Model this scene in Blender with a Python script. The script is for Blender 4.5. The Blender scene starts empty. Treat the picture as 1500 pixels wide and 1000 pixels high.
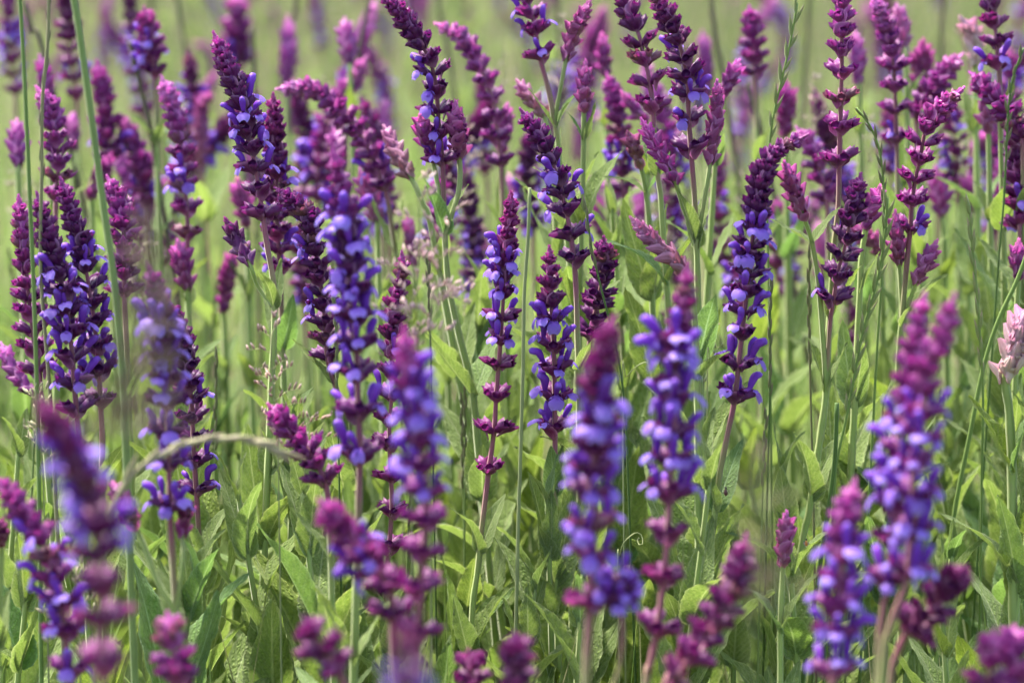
import bpy, math, random
import numpy as np
from mathutils import Vector, Matrix

random.seed(11)
rng = np.random.default_rng(5)
sc = bpy.context.scene
col = sc.collection
MM = 0.001
R = math.radians

# ------------------------------------------------------------------ camera
CAM_H, PITCH, FOCAL = 0.72, R(9.5), 100.0
FPX = 1500 * FOCAL / 36.0
cam_d = bpy.data.cameras.new('camera')
cam = bpy.data.objects.new('camera', cam_d)
col.objects.link(cam)
cam.location = (0, 0, CAM_H)
cam.rotation_euler = (math.pi / 2 - PITCH, 0, 0)
cam_d.lens = FOCAL
cam_d.sensor_width = 36
cam_d.clip_start = 0.05
cam_d.clip_end = 1000
cam_d.dof.use_dof = True
cam_d.dof.focus_distance = 1.52
cam_d.dof.aperture_fstop = 6.8
sc.camera = cam

# ------------------------------------------------------------------ sky and sun
world = bpy.data.worlds.new('World')
sc.world = world
world.use_nodes = True
wn = world.node_tree.nodes
sky = wn.new('ShaderNodeTexSky')
sky.sky_type = 'NISHITA'
sky.sun_disc = False
sky.air_density = 0.8
sky.dust_density = 4.0
sky.ozone_density = 0.6
SUN = Vector((-0.30, 0.30, 0.90)).normalized()
sky.sun_elevation = math.asin(SUN.z)
sky.sun_rotation = math.atan2(SUN.x, SUN.y)
bg = wn['Background']
world.node_tree.links.new(sky.outputs[0], bg.inputs[0])
bg.inputs[1].default_value = 0.15
sd = bpy.data.lights.new('sun', 'SUN')
sd.energy = 3.2
sd.angle = R(4.0)
sd.color = (1.0, 0.95, 0.87)
so = bpy.data.objects.new('sun', sd)
col.objects.link(so)
so.rotation_euler = (-SUN).to_track_quat('-Z', 'Y').to_euler()
so.location = (0, 0, 5)
vs = sc.view_settings
vs.view_transform = 'Standard'
vs.look = 'None'
vs.gamma = 1
vs.use_curve_mapping = False
vs.exposure = 2.05
sc.render.engine = 'CYCLES'
sc.cycles.use_denoising = True
sc.cycles.max_bounces = 4
sc.cycles.transmission_bounces = 4
sc.cycles.diffuse_bounces = 3
sc.cycles.glossy_bounces = 1
sc.cycles.caustics_reflective = False
sc.cycles.caustics_refractive = False
sc.cycles.use_adaptive_sampling = True
sc.cycles.adaptive_threshold = 0.02

# ------------------------------------------------------------------ materials
def new_mat(name):
    m = bpy.data.materials.new(name)
    m.use_nodes = True
    nt = m.node_tree
    nt.nodes.clear()
    return m, nt

class NT:
    def __init__(s, nt): s.nt = nt
    def n(s, t, **k):
        x = s.nt.nodes.new(t)
        for a, b in k.items(): setattr(x, a, b)
        return x
    def l(s, a, b): s.nt.links.new(a, b)
    def attr(s, name): return s.n('ShaderNodeAttribute', attribute_name=name)
    def mix(s, fac, a, b, mode='MIX'):
        x = s.n('ShaderNodeMix', data_type='RGBA', blend_type=mode)
        for sock, v in ((x.inputs[0], fac), (x.inputs[6], a), (x.inputs[7], b)):
            if isinstance(v, (int, float)): sock.default_value = v
            elif isinstance(v, tuple): sock.default_value = (*v, 1) if len(v) == 3 else v
            else: s.l(v, sock)
        return x.outputs[2]
    def math(s, op, a, b=0.0, clamp=False):
        x = s.n('ShaderNodeMath', operation=op, use_clamp=clamp)
        for sock, v in ((x.inputs[0], a), (x.inputs[1], b)):
            if isinstance(v, (int, float)): sock.default_value = v
            else: s.l(v, sock)
        return x.outputs[0]
    def sep(s, c):
        x = s.n('ShaderNodeSeparateColor'); s.l(c, x.inputs[0]); return x.outputs
    def ramp(s, fac, stops):
        x = s.n('ShaderNodeValToRGB')
        e = x.color_ramp.elements
        while len(e) < len(stops): e.new(0.5)
        for q, (p, c) in zip(e, stops):
            q.position = p; q.color = (*c, 1)
        s.l(fac, x.inputs[0]); return x.outputs[0]
    def noise(s, scale, detail=2.0, vec=None):
        x = s.n('ShaderNodeTexNoise'); x.inputs['Scale'].default_value = scale
        x.inputs['Detail'].default_value = detail
        if vec is not None: s.l(vec, x.inputs['Vector'])
        return x.outputs[0]

def finish(g, colr, rough=0.55, trans=0.25, sheen=0.0, sheen_col=(1, 1, 1), tcol=None, bump=None, bstr=0.3, bdist=0.0005, spec=0.35):
    p = g.n('ShaderNodeBsdfPrincipled')
    g.l(colr, p.inputs['Base Color'])
    p.inputs['Roughness'].default_value = rough
    p.inputs['Specular IOR Level'].default_value = spec
    p.inputs['Sheen Weight'].default_value = sheen
    p.inputs['Sheen Roughness'].default_value = 0.4
    p.inputs['Sheen Tint'].default_value = (*sheen_col, 1)
    if bump is not None:
        b = g.n('ShaderNodeBump'); b.inputs['Strength'].default_value = bstr
        b.inputs['Distance'].default_value = bdist
        g.l(bump, b.inputs['Height']); g.l(b.outputs[0], p.inputs['Normal'])
    out = g.n('ShaderNodeOutputMaterial')
    if trans > 0:
        t = g.n('ShaderNodeBsdfTranslucent')
        g.l(tcol if tcol is not None else colr, t.inputs[0])
        m = g.n('ShaderNodeMixShader'); m.inputs[0].default_value = trans
        g.l(p.outputs[0], m.inputs[1]); g.l(t.outputs[0], m.inputs[2]); g.l(m.outputs[0], out.inputs[0])
    else:
        g.l(p.outputs[0], out.inputs[0])

def mat_petalish(name, use_attr):
    """bracts and calyces: tint of the object (or a painted tint), paler towards the base, fine fuzz"""
    m, nt = new_mat(name); g = NT(nt)
    gr = g.attr('grad').outputs['Color']
    u, v, r = g.sep(gr)[:3]
    if use_attr: base = g.attr('tint').outputs['Color']
    else: base = g.n('ShaderNodeObjectInfo').outputs['Color']
    tc = g.n('ShaderNodeTexCoord').outputs['Object']
    nz = g.noise(420, 3, tc)
    c = g.mix(g.math('MULTIPLY', g.math('SUBTRACT', nz, 0.35), 1.2, True), base, g.mix(1.0, base, (1.55, 1.5, 1.45), 'MULTIPLY'))
    pale = g.mix(0.55, base, (0.42, 0.30, 0.26))
    c = g.mix(g.math('SUBTRACT', 0.55, g.math('MULTIPLY', v, 1.8), True), c, pale)
    edge = g.math('POWER', g.math('ABSOLUTE', g.math('SUBTRACT', g.math('MULTIPLY', u, 2.0), 1.0)), 7.0)
    c = g.mix(g.math('MULTIPLY', edge, 0.75), c, g.mix(0.6, base, (0.70, 0.38, 0.60)))
    # parallel nerves
    w = g.math('SINE', g.math('MULTIPLY', u, 44.0))
    finish(g, c, rough=0.42, trans=0.28, sheen=0.05, sheen_col=(1.0, 0.6, 0.9), tcol=g.mix(1.0, c, (1.7, 1.05, 1.5), 'MULTIPLY'), spec=0.4, bump=g.math('ADD', w, g.math('MULTIPLY', nz, 2.0)), bstr=0.35, bdist=0.0003)
    return m

def mat_corolla(name):
    m, nt = new_mat(name); g = NT(nt)
    u, v, r = g.sep(g.attr('grad').outputs['Color'])[:3]
    tint = g.n('ShaderNodeObjectInfo').outputs['Color']
    up = g.ramp(v, [(0.0, (0.40, 0.12, 0.50)), (0.3, (0.20, 0.034, 0.45)), (0.75, (0.235, 0.055, 0.55)), (1.0, (0.27, 0.12, 0.64))])
    lo = g.ramp(v, [(0.0, (0.36, 0.15, 0.58)), (0.5, (0.25, 0.115, 0.62)), (1.0, (0.35, 0.24, 0.75))])
    c = g.mix(r, up, lo)
    tc = g.n('ShaderNodeTexCoord').outputs['Object']
    nz = g.noise(500, 2, tc)
    c = g.mix(1.0, c, tint, 'MULTIPLY')
    c = g.mix(g.math('MULTIPLY', nz, 0.25), c, g.mix(1.0, c, (1.4, 1.4, 1.2), 'MULTIPLY'))
    finish(g, c, rough=0.5, trans=0.38, sheen=0.0, spec=0.3)
    return m

def mat_stem(name):
    m, nt = new_mat(name); g = NT(nt)
    u, v, r = g.sep(g.attr('grad').outputs['Color'])[:3]
    tint = g.n('ShaderNodeObjectInfo').outputs['Color']
    tc = g.n('ShaderNodeTexCoord').outputs['Object']
    nz = g.noise(90, 4, tc)
    green = g.mix(nz, (0.19, 0.27, 0.06), (0.30, 0.38, 0.11))
    purp = g.mix(nz, (0.16, 0.028, 0.075), (0.30, 0.10, 0.13))
    f = g.math('ADD', r, g.math('MULTIPLY', g.math('SUBTRACT', nz, 0.5), 0.7), True)
    c = g.mix(f, green, purp)
    groove = g.math('POWER', g.math('ABSOLUTE', g.math('SINE', g.math('MULTIPLY', u, 4 * math.pi))), 3.0)
    c = g.mix(g.math('MULTIPLY', groove, 0.3), c, g.mix(1.0, c, (0.55, 0.6, 0.5), 'MULTIPLY'))
    c = g.mix(1.0, c, tint, 'MULTIPLY')
    finish(g, c, rough=0.55, trans=0.0, sheen=0.2, sheen_col=(1, 1, 0.85), bump=g.math('ADD', nz, groove), bstr=0.4, bdist=0.0004)
    return m

def mat_leaf(name):
    m, nt = new_mat(name); g = NT(nt)
    u, v, r = g.sep(g.attr('grad').outputs['Color'])[:3]
    tint = g.n('ShaderNodeObjectInfo').outputs['Color']
    rnd = g.n('ShaderNodeObjectInfo').outputs['Random']
    uc = g.math('ABSOLUTE', g.math('SUBTRACT', g.math('MULTIPLY', u, 2.0), 1.0))
    # side veins sweep forward from the midrib
    ph = g.math('ADD', g.math('SUBTRACT', g.math('MULTIPLY', v, 36.0), g.math('MULTIPLY', uc, 8.0)), g.math('MULTIPLY', g.noise(160, 2, g.n('ShaderNodeTexCoord').outputs['Object']), 3.0))
    side = g.math('POWER', g.math('ABSOLUTE', g.math('SINE', ph)), 9.0)
    mid = g.math('SUBTRACT', 1.0, g.math('MULTIPLY', uc, 11.0), True)
    cb = g.n('ShaderNodeCombineXYZ')
    g.l(g.math('MULTIPLY', u, 15.0), cb.inputs[0]); g.l(g.math('MULTIPLY', v, 44.0), cb.inputs[1]); g.l(g.math('MULTIPLY', rnd, 20.0), cb.inputs[2])
    vo = g.n('ShaderNodeTexVoronoi'); vo.inputs['Scale'].default_value = 1.0
    g.l(cb.outputs[0], vo.inputs['Vector'])
    cell = vo.outputs['Distance']
    nz = g.noise(28, 3, g.n('ShaderNodeTexCoord').outputs['Object'])
    c = g.mix(nz, (0.19, 0.28, 0.06), (0.33, 0.42, 0.14))
    c = g.mix(g.math('MULTIPLY', cell, 0.8), c, g.mix(1.0, c, (0.5, 0.6, 0.5), 'MULTIPLY'))
    c = g.mix(g.math('MULTIPLY', side, 0.22), c, (0.44, 0.54, 0.22))
    c = g.mix(g.math('MULTIPLY', mid, 0.7), c, (0.50, 0.58, 0.30))
    rim = g.math('POWER', uc, 14.0)
    c = g.mix(g.math('MULTIPLY', rim, 0.5), c, (0.56, 0.60, 0.36))
    blot = g.math('MULTIPLY', g.math('SUBTRACT', g.noise(75, 4, g.n('ShaderNodeTexCoord').outputs['Object']), 0.66), 6.0, True)
    c = g.mix(g.math('MULTIPLY', blot, 0.45), c, (0.26, 0.19, 0.06))
    c = g.mix(1.0, c, tint, 'MULTIPLY')
    h = g.math('SUBTRACT', g.math('MULTIPLY', cell, -1.0), g.math('MULTIPLY', g.math('ADD', side, g.math('MULTIPLY', mid, 1.5)), 0.6))
    finish(g, c, rough=0.75, trans=0.36, sheen=0.2, sheen_col=(0.95, 1, 0.85), tcol=g.mix(1.0, c, (1.12, 1.15, 0.75), 'MULTIPLY'), bump=h, bstr=0.8, bdist=0.0014, spec=0.2)
    return m

def mat_attr(name, trans, rough=0.55, sheen=0.1, spec=0.3, k=60):
    """colour painted per blade / spikelet, with streaks"""
    m, nt = new_mat(name); g = NT(nt)
    c = g.attr('tint').outputs['Color']
    nz = g.noise(k, 3, g.n('ShaderNodeTexCoord').outputs['Object'])
    c = g.mix(nz, g.mix(1.0, c, (0.7, 0.72, 0.7), 'MULTIPLY'), g.mix(1.0, c, (1.25, 1.22, 1.2), 'MULTIPLY'))
    finish(g, c, rough=rough, trans=trans, sheen=sheen, spec=spec)
    return m

def mat_ground(name):
    m, nt = new_mat(name); g = NT(nt)
    tc = g.n('ShaderNodeTexCoord').outputs['Object']
    a = g.noise(1.3, 6, tc); b = g.noise(45, 5, tc)
    c = g.mix(b, (0.035, 0.028, 0.016), (0.09, 0.075, 0.04))
    c = g.mix(g.math('MULTIPLY', g.math('SUBTRACT', a, 0.3), 1.8, True), c, (0.065, 0.10, 0.025))
    finish(g, c, rough=0.9, trans=0, bump=b, bstr=0.8, bdist=0.01)
    return m

M = dict(bract=mat_petalish('sage_bract', False), head=mat_petalish('sage_far_head', True), corolla=mat_corolla('sage_corolla'),
         stem=mat_stem('sage_stem'), leaf=mat_leaf('sage_leaf'), grass=mat_attr('meadow_grass', 0.32, k=14),
         straw=mat_attr('grass_seed', 0.2), bug=mat_attr('insect_shell', 0.0, rough=0.3, spec=0.5, k=900), ground=mat_ground('meadow_soil'))

# ------------------------------------------------------------------ mesh helpers
class MB:
    def __init__(s): s.v = []; s.f = []; s.g = []; s.t = []
    def add(s, verts, faces, grads, tint=(1, 1, 1)):
        o = len(s.v)
        s.v += [tuple(p) for p in verts]; s.g += grads; s.t += [tint] * len(verts)
        s.f += [tuple(i + o for i in f) for f in faces]
    def add_mb(s, o, mat, tint=None):
        k = len(s.v)
        s.v += [tuple(mat @ Vector(p)) for p in o.v]; s.g += o.g
        s.t += ([tint] * len(o.v)) if tint else o.t
        s.f += [tuple(i + k for i in f) for f in o.f]
    def mesh(s, name, mat, tint=False):
        me = bpy.data.meshes.new(name)
        me.from_pydata(s.v, [], s.f)
        me.polygons.foreach_set('use_smooth', [True] * len(me.polygons))
        for nm, d in (('grad', s.g), ('tint', s.t)):
            if nm == 'tint' and not tint: continue
            a = me.attributes.new(nm, 'FLOAT_COLOR', 'POINT')
            a.data.foreach_set('color', [q for c in d for q in (*c, 1.0)])
        me.materials.append(mat)
        return me

def grid_faces(nu, nv, wrap=False):
    f = []
    for j in range(nv - 1):
        for i in range(nu if wrap else nu - 1):
            a = j * nu + i; b = j * nu + (i + 1) % nu
            f.append((a, b, b + nu, a + nu))
    return f

def frame_path(pts):
    """tangents and a steady side vector along a polyline"""
    n = len(pts); T = []
    for i in range(n):
        T.append((pts[min(i + 1, n - 1)] - pts[max(i - 1, 0)]).normalized())
    x = T[0].orthogonal().normalized() if abs(T[0].dot(Vector((0, 1, 0)))) > 0.95 else Vector((0, 1, 0)).cross(T[0]).normalized()
    X = []
    for t in T:
        x = (x - t * x.dot(t)).normalized(); X.append(x.copy())
    return T, X

def add_tube(mb, pts, rad, n=6, gradf=lambda s: (0, 0, 0), tint=(1, 1, 1), square=0.0, cap=True):
    T, X = frame_path(pts); vs_, gs = [], []
    for i, p in enumerate(pts):
        Y = T[i].cross(X[i]); r = rad[i]
        s = i / (len(pts) - 1); gg = gradf(s)
        for k in range(n):
            a = 2 * math.pi * k / n
            q = r * (1 + square * math.cos(4 * a))
            vs_.append(p + X[i] * (q * math.cos(a)) + Y * (q * math.sin(a))); gs.append((k / n, gg[1], gg[2]))
    f = grid_faces(n, len(pts), True)
    if cap: f.append(tuple(range((len(pts) - 1) * n, len(pts) * n)))
    mb.add(vs_, f, gs, tint)

def smooth_path(ctrl, step):
    """Catmull-Rom through control points, resampled to even steps"""
    P = [ctrl[0] * 2 - ctrl[1]] + list(ctrl) + [ctrl[-1] * 2 - ctrl[-2]]
    d = []
    for i in range(1, len(P) - 2):
        a, b, c, e = P[i - 1], P[i], P[i + 1], P[i + 2]
        for k in range(12):
            t = k / 12
            d.append(0.5 * ((2 * b) + (c - a) * t + (2 * a - 5 * b + 4 * c - e) * t * t + (3 * b - a - 3 * c + e) * t ** 3))
    d.append(ctrl[-1].copy())
    out = [d[0]]; acc = 0.0
    for a, b in zip(d, d[1:]):
        L = (b - a).length
        while L > 1e-9 and acc + L >= step:
            t = (step - acc) / L; a = a.lerp(b, t); out.append(a.copy()); L = (b - a).length; acc = 0.0
        acc += L
    if (out[-1] - d[-1]).length > step * 0.3: out.append(d[-1])
    else: out[-1] = d[-1]
    return out

class Path:
    def __init__(s, pts):
        s.p = pts; s.c = [0.0]
        for a, b in zip(pts, pts[1:]): s.c.append(s.c[-1] + (b - a).length)
        s.L = s.c[-1]
    def at(s, d):
        d = min(max(d, 0.0), s.L)
        lo = int(np.searchsorted(s.c, d)) ; lo = min(max(lo, 1), len(s.c) - 1)
        a, b = s.p[lo - 1], s.p[lo]
        t = (d - s.c[lo - 1]) / max(s.c[lo] - s.c[lo - 1], 1e-9)
        i0, i1 = max(lo - 2, 0), min(lo + 1, len(s.p) - 1)
        return a.lerp(b, t), (s.p[i1] - s.p[i0]).normalized()

def pix(px, py, D):
    """the point of the upright plane y = D seen at this place of the photograph"""
    x = (px - 750) / FPX; u = (500 - py) / FPX
    dy = math.cos(PITCH) + u * math.sin(PITCH); dz = -math.sin(PITCH) + u * math.cos(PITCH)
    k = D / dy
    return Vector((x * k, D, CAM_H + dz * k))

def basis(X, Y, Z, loc):
    return Matrix(((X.x, Y.x, Z.x, loc.x), (X.y, Y.y, Z.y, loc.y), (X.z, Y.z, Z.z, loc.z), (0, 0, 0, 1)))

def link(name, data, parent=None, mw=None, pw=None, color=None):
    o = bpy.data.objects.new(name, data); col.objects.link(o)
    if parent is not None: o.parent = parent
    if mw is not None: o.matrix_basis = (pw.inverted() @ mw) if pw is not None else mw
    if color is not None: o.color = (*color, 1)
    return o

def tag(o, label=None, cat=None, group=None, kind=None):
    if label: o['label'] = label
    if cat: o['category'] = cat
    if group: o['group'] = group
    if kind: o['kind'] = kind
    return o

# ------------------------------------------------------------------ pieces of a sage flower spike
def mb_bract(L, W, cup, curl, nu=7, nv=9, acum=1.0):
    mb = MB(); v, g = [], []
    for j in range(nv):
        t = j / (nv - 1)
        w = W * 0.5 * (math.sin(math.pi * min(1, t ** 0.62)) ** 0.8 * (1 - 0.35 * t * acum) + 0.30 * (1 - t) ** 3) if t < 1 else 0
        w = max(w, 0.02 * W)
        for i in range(nu):
            u = i / (nu - 1) * 2 - 1
            x = w * u
            z = cup * W * (abs(u) ** 2) * (0.3 + 0.7 * math.sin(math.pi * t)) + curl * L * (t - 0.55) * abs(t - 0.55) * 1.3 + 0.02 * W * math.sin(9 * t + 3 * u)
            v.append((x * (1 - 0.12 * abs(u) * cup), L * t, z)); g.append((i / (nu - 1), t, 0.0))
    mb.add(v, grid_faces(nu, nv), g)
    return mb

def mb_calyx(L, w, rnd):
    mb = MB(); v, g = [], []
    rings = [(0, 0.35), (0.22, 0.8), (0.6, 1.0), (0.85, 1.05), (1.0, 0.92)]
    n = 8
    for j, (t, r) in enumerate(rings):
        for k in range(n):
            a = 2 * math.pi * k / n
            tooth = (0.16 * L if k % 2 == 0 else -0.05 * L) * (t == 1.0)
            fl = 1.12 if t == 1 and k % 2 == 0 else 1
            v.append((w * r * fl * math.cos(a) * 1.0, w * r * fl * 0.82 * math.sin(a) - 0.10 * L * t * t, L * t + tooth))
            g.append((0.5 + 0.25 * math.cos(4 * a), 0.35 + 0.5 * t, 1.0))
    mb.add(v, grid_faces(n, len(rings), True), g)
    # closed throat a little below the mouth
    o = len(mb.v)
    mb.add([(0, -0.05 * L, 0.7 * L)] , [], [(0.5, 0.3, 1)])
    for k in range(n): mb.f.append((3 * n + k, 3 * n + (k + 1) % n, o))
    return mb

def tiltmat(az, tilt, rad, loc_z=0, roll=0, s=1.0):
    return Matrix.Rotation(az, 4, 'Z') @ Matrix.Translation((rad, 0, loc_z)) @ Matrix.Rotation(tilt, 4, 'Y') @ Matrix.Rotation(math.pi / 2 + roll, 4, 'Z') @ Matrix.Scale(s, 4)

def make_whorl(n_side, tilt, L, w, seed):
    r = random.Random(seed); mb = MB(); mouths = []
    offs = {1: [0], 2: [-0.5, 0.5], 3: [-0.82, 0, 0.82]}[n_side]
    for side in (0, math.pi):
        for o in offs:
            az = side + o + r.uniform(-0.12, 0.12); tl = tilt + r.uniform(-0.14, 0.14)
            s = r.uniform(0.85, 1.1)
            m = tiltmat(az, tl, 1.0 * MM, r.uniform(-0.3, 0.9) * MM, r.uniform(-0.4, 0.4), s)
            mb.add_mb(mb_calyx(L, w, r), m)
            mouths.append((m @ Vector((0, 0, L * 0.7)), az, tl))
    return mb, mouths

def mb_flower(seed):
    """two-lipped corolla: sickle-shaped hood above, broad drooping lip below. y outwards, z up"""
    r = random.Random(seed); mb = MB()
    j = lambda a: a * r.uniform(0.9, 1.1)
    # hood
    ctrl = [Vector((0, -2.5, -0.6)), Vector((0, 0.3, 0.8)), Vector((0, 1.2, 3.2)), Vector((0, 2.4, j(6.0))), Vector((0, j(4.3), j(8.2))), Vector((0, j(6.4), j(8.9)))]
    pts = smooth_path([c * MM for c in ctrl], 1.15 * MM)
    n = 8; v, g = [], []; N = len(pts)
    T, X = frame_path(pts)
    for i, p in enumerate(pts):
        s = i / (N - 1)
        wx = (0.55 + 1.25 * math.sin(math.pi * min(1, s * 0.95) ** 1.9) ** 0.8) * MM
        wy = (0.75 + 1.15 * math.sin(math.pi * min(1, s * 0.93) ** 1.5)) * MM
        if i == N - 1: wx *= 0.3; wy *= 0.3
        side = Vector((1, 0, 0)); up = T[i].cross(side)
        for k in range(n):
            a = 2 * math.pi * k / n
            v.append(p + side * (wx * math.cos(a)) + up * (wy * math.sin(a)) + up * (0.35 * wx * math.cos(a) ** 2)); g.append((k / n, s, 0.0))
    mb.add(v, grid_faces(n, N, True) + [tuple(range((N - 1) * n, N * n))], g)
    # lower lip
    nu, nv = 9, 8; v, g = [], []
    dr = r.uniform(0.75, 1.3); wd = r.uniform(0.8, 1.05)
    prof = [(0.2, 0.6, 0.8), (1.5, 0.5, 1.0), (2.9, 0.4, 1.15), (4.3, 0.1, 1.8 * wd), (5.5, -0.8 * dr, 3.3 * wd), (6.4, -2.0 * dr, 3.9 * wd), (6.9, -3.3 * dr, 3.5 * wd), (7.0, -4.2 * dr, 2.1 * wd)]
    for t, (y, z, w) in enumerate(prof):
        for i in range(nu):
            u = i / (nu - 1) * 2 - 1
            cup = 0.5 * w * u * u
            notch = -0.75 * math.cos(u * 2.6) * (t == nv - 1)
            v.append((w * u * MM, (y - cup * (0.2 if t < 3 else 0.75)) * MM, (z + (cup * 0.5 if t < 3 else 0.15 * cup) + 0.32 * math.sin(6 * u + 1.3 * t + seed) * abs(u) - notch) * MM))
            g.append(((i) / (nu - 1), t / (nv - 1), 1.0))
    mb.add(v, grid_faces(nu, nv), g)
    # side lobes
    for sx in (-1, 1):
        v, g = [], []
        for t in range(5):
            for i in range(4):
                a, b = t / 4, i / 3 - 0.5
                ww = math.sin(math.pi * (0.15 + 0.8 * a)) * 2.2
                v.append((sx * (0.9 + 2.6 * a) * MM, (2.6 + b * ww + 0.4 * a) * MM, (0.6 - 1.9 * a * a + 0.3 * b) * MM)); g.append((b + 0.5, 0.3 + 0.7 * a, 0.85))
        mb.add(v, grid_faces(4, 5), g)
    return mb

# shared meshes
BR_OPEN = [mb_bract(10.5 * MM, 8.0 * MM, c, k) for c, k in ((0.35, 0.5), (0.45, 0.25), (0.28, 0.8), (0.4, 0.4))]
BR_MID = [mb_bract(8.6 * MM, 8.2 * MM, c, k) for c, k in ((0.48, 0.1), (0.55, -0.15), (0.45, 0.3))]
BR_BUD = [mb_bract(8.6 * MM, 7.0 * MM, c, k, acum=1.2) for c, k in ((0.45, 0.3), (0.55, 0.15), (0.42, 0.5))]
BRM = {k: [m.mesh('bract', M['bract']) for m in v] for k, v in (('open', BR_OPEN), ('mid', BR_MID), ('bud', BR_BUD))}
BRB = {'open': BR_OPEN, 'mid': BR_MID, 'bud': BR_BUD}
WH = {'open': [make_whorl(a, R(52), 7.2 * MM, 2.15 * MM, s) for a, s in ((3, 1), (3, 2), (2, 3), (3, 4))],
      'mid': [make_whorl(a, R(36), 6.0 * MM, 1.9 * MM, s) for a, s in ((3, 5), (2, 6), (3, 7))],
      'bud': [make_whorl(a, R(26), 4.2 * MM, 1.3 * MM, s) for a, s in ((2, 8), (1, 9))]}
WHM = {k: [(m.mesh('whorl', M['bract']), mo) for m, mo in v] for k, v in WH.items()}
FLB = [mb_flower(s) for s in range(20, 30)]
FLM = [m.mesh('flower', M['corolla']) for m in FLB]

def mb_tip(kind, seed):
    r = random.Random(seed); mb = MB(); n = 9
    src = BR_BUD if kind == 'bud' else BR_MID
    for i in range(n):
        t = i / n
        for side in (0, 1):
            az = (i % 2) * math.pi / 2 + side * math.pi + r.uniform(-0.25, 0.25)
            ang = R(34 - 26 * t + r.uniform(-7, 7)); s = (0.50 - 0.34 * t) * r.uniform(0.85, 1.15)
            O = Vector((math.cos(az), math.sin(az), 0)); Z = Vector((0, 0, 1))
            d = Z * math.cos(ang) + O * math.sin(ang); nn = Z * math.sin(ang) - O * math.cos(ang)
            mb.add_mb(r.choice(src), basis(d.cross(nn), d, nn, O * (0.5 * MM) + Z * ((-1 + 8.5 * t) * MM)) @ Matrix.Scale(s, 4))
    return mb
TIPB = {'bud': [mb_tip('bud', s) for s in (1, 2, 3)], 'mid': [mb_tip('mid', s) for s in (4, 5, 6)]}
TIPM = {k: [m.mesh('bud_tip', M['bract']) for m in v] for k, v in TIPB.items()}

# leaves: scalloped edge, folded along the midrib
def mb_leaf(wr, fold, arch, seed, nu=9, nv=46, teeth=17, wave=0.02):
    r = random.Random(seed); mb = MB(); v, g = [], []
    p1, p2 = r.uniform(0, 6), r.uniform(0, 6)
    for j in range(nv):
        t = j / (nv - 1)
        w = wr * 0.5 * (math.sin(math.pi * t ** 0.58) ** 0.72 * (1.0 - 0.30 * t) + 0.16 * (1 - t) ** 6) if 0 < t < 1 else (0.04 if t == 0 else 0.003)
        for i in range(nu):
            u = i / (nu - 1) * 2 - 1; au = abs(u)
            cren = 1 + 0.075 * (abs(math.sin(math.pi * teeth * t + (0.8 if u > 0 else 0))) - 0.5) * (au > 0.95) * (t < 0.97)
            x = w * u * cren
            z = fold * abs(x) * (1 - 0.3 * t) - arch * t * t * 0.5 + wave * math.sin(11 * t + p1 + (2 if u > 0 else 0)) * au * au + 0.006 * math.sin(40 * t + 5 * u) * au
            y = t * (1 - 0.10 * abs(arch) * t)
            v.append((x * (1 - 0.25 * abs(fold) * au), y - 0.05 * au * (1 - t) ** 8, z)); g.append((i / (nu - 1), t, 0))
    mb.add(v, grid_faces(nu, nv), g)
    return mb
LEAF = [mb_leaf(w, f, a, k).mesh('leaf', M['leaf']) for k, (w, f, a) in enumerate(
    ((0.40, 0.35, 0.35), (0.36, 0.55, 0.6), (0.44, 0.2, 0.2), (0.38, 0.7, 0.25), (0.34, 0.4, 0.9), (0.42, 0.3, 0.05), (0.37, 0.8, 0.5), (0.40, 0.15, -0.15)))]

# tints  (tip, upper, lower)
TINT = {
    'dark': ((0.36, 0.05, 0.28), (0.085, 0.008, 0.075), (0.125, 0.012, 0.105)),
    'violet': ((0.24, 0.028, 0.20), (0.072, 0.007, 0.072), (0.105, 0.011, 0.100)),
    'wine': ((0.30, 0.036, 0.20), (0.110, 0.010, 0.080), (0.20, 0.020, 0.140)),
    'pink': ((0.66, 0.25, 0.56), (0.32, 0.055, 0.27), (0.17, 0.018, 0.145)),
    'magenta': ((0.46, 0.085, 0.36), (0.26, 0.030, 0.20), (0.18, 0.020, 0.145)),
    'rose': ((0.48, 0.14, 0.38), (0.28, 0.055, 0.21), (0.22, 0.055, 0.15)),
    'brown': ((0.40, 0.15, 0.29), (0.25, 0.075, 0.165), (0.20, 0.095, 0.09)),
    'pale': ((0.56, 0.44, 0.44), (0.42, 0.26, 0.31), (0.50, 0.43, 0.36)),
}
def lerp3(a, b, t): return tuple(x + (y - x) * t for x, y in zip(a, b))
def tint_at(k, f):
    a, b, c = TINT[k]
    return lerp3(a, b, min(1, f / 0.28)) if f < 0.28 else lerp3(b, c, (f - 0.28) / 0.72)
def jit(c, r, a=0.2):
    k = r.uniform(1 - a, 1 + a); return tuple(min(0.9, x * k * r.uniform(0.93, 1.07)) for x in c)

def spike_layout(Ls, g1, kind, rr, ex=1.25):
    s, out = 4.5 * MM, []; g0 = rr.uniform(3.2, 4.6)
    if kind == 'bud':
        while s < Ls: out.append(s); s += (2.7 + 1.0 * s / Ls) * MM
    else:
        while s < Ls:
            out.append(s); f = s / Ls
            s += (g0 * MM + (max(g1, g0 + 2) - g0) * MM * f ** ex) * rr.uniform(0.9, 1.1)
    if len(out) > 1:
        k = (Ls - out[0]) / (out[-1] - out[0]); out = [out[0] + (q - out[0]) * k for q in out]
    return out

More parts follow.
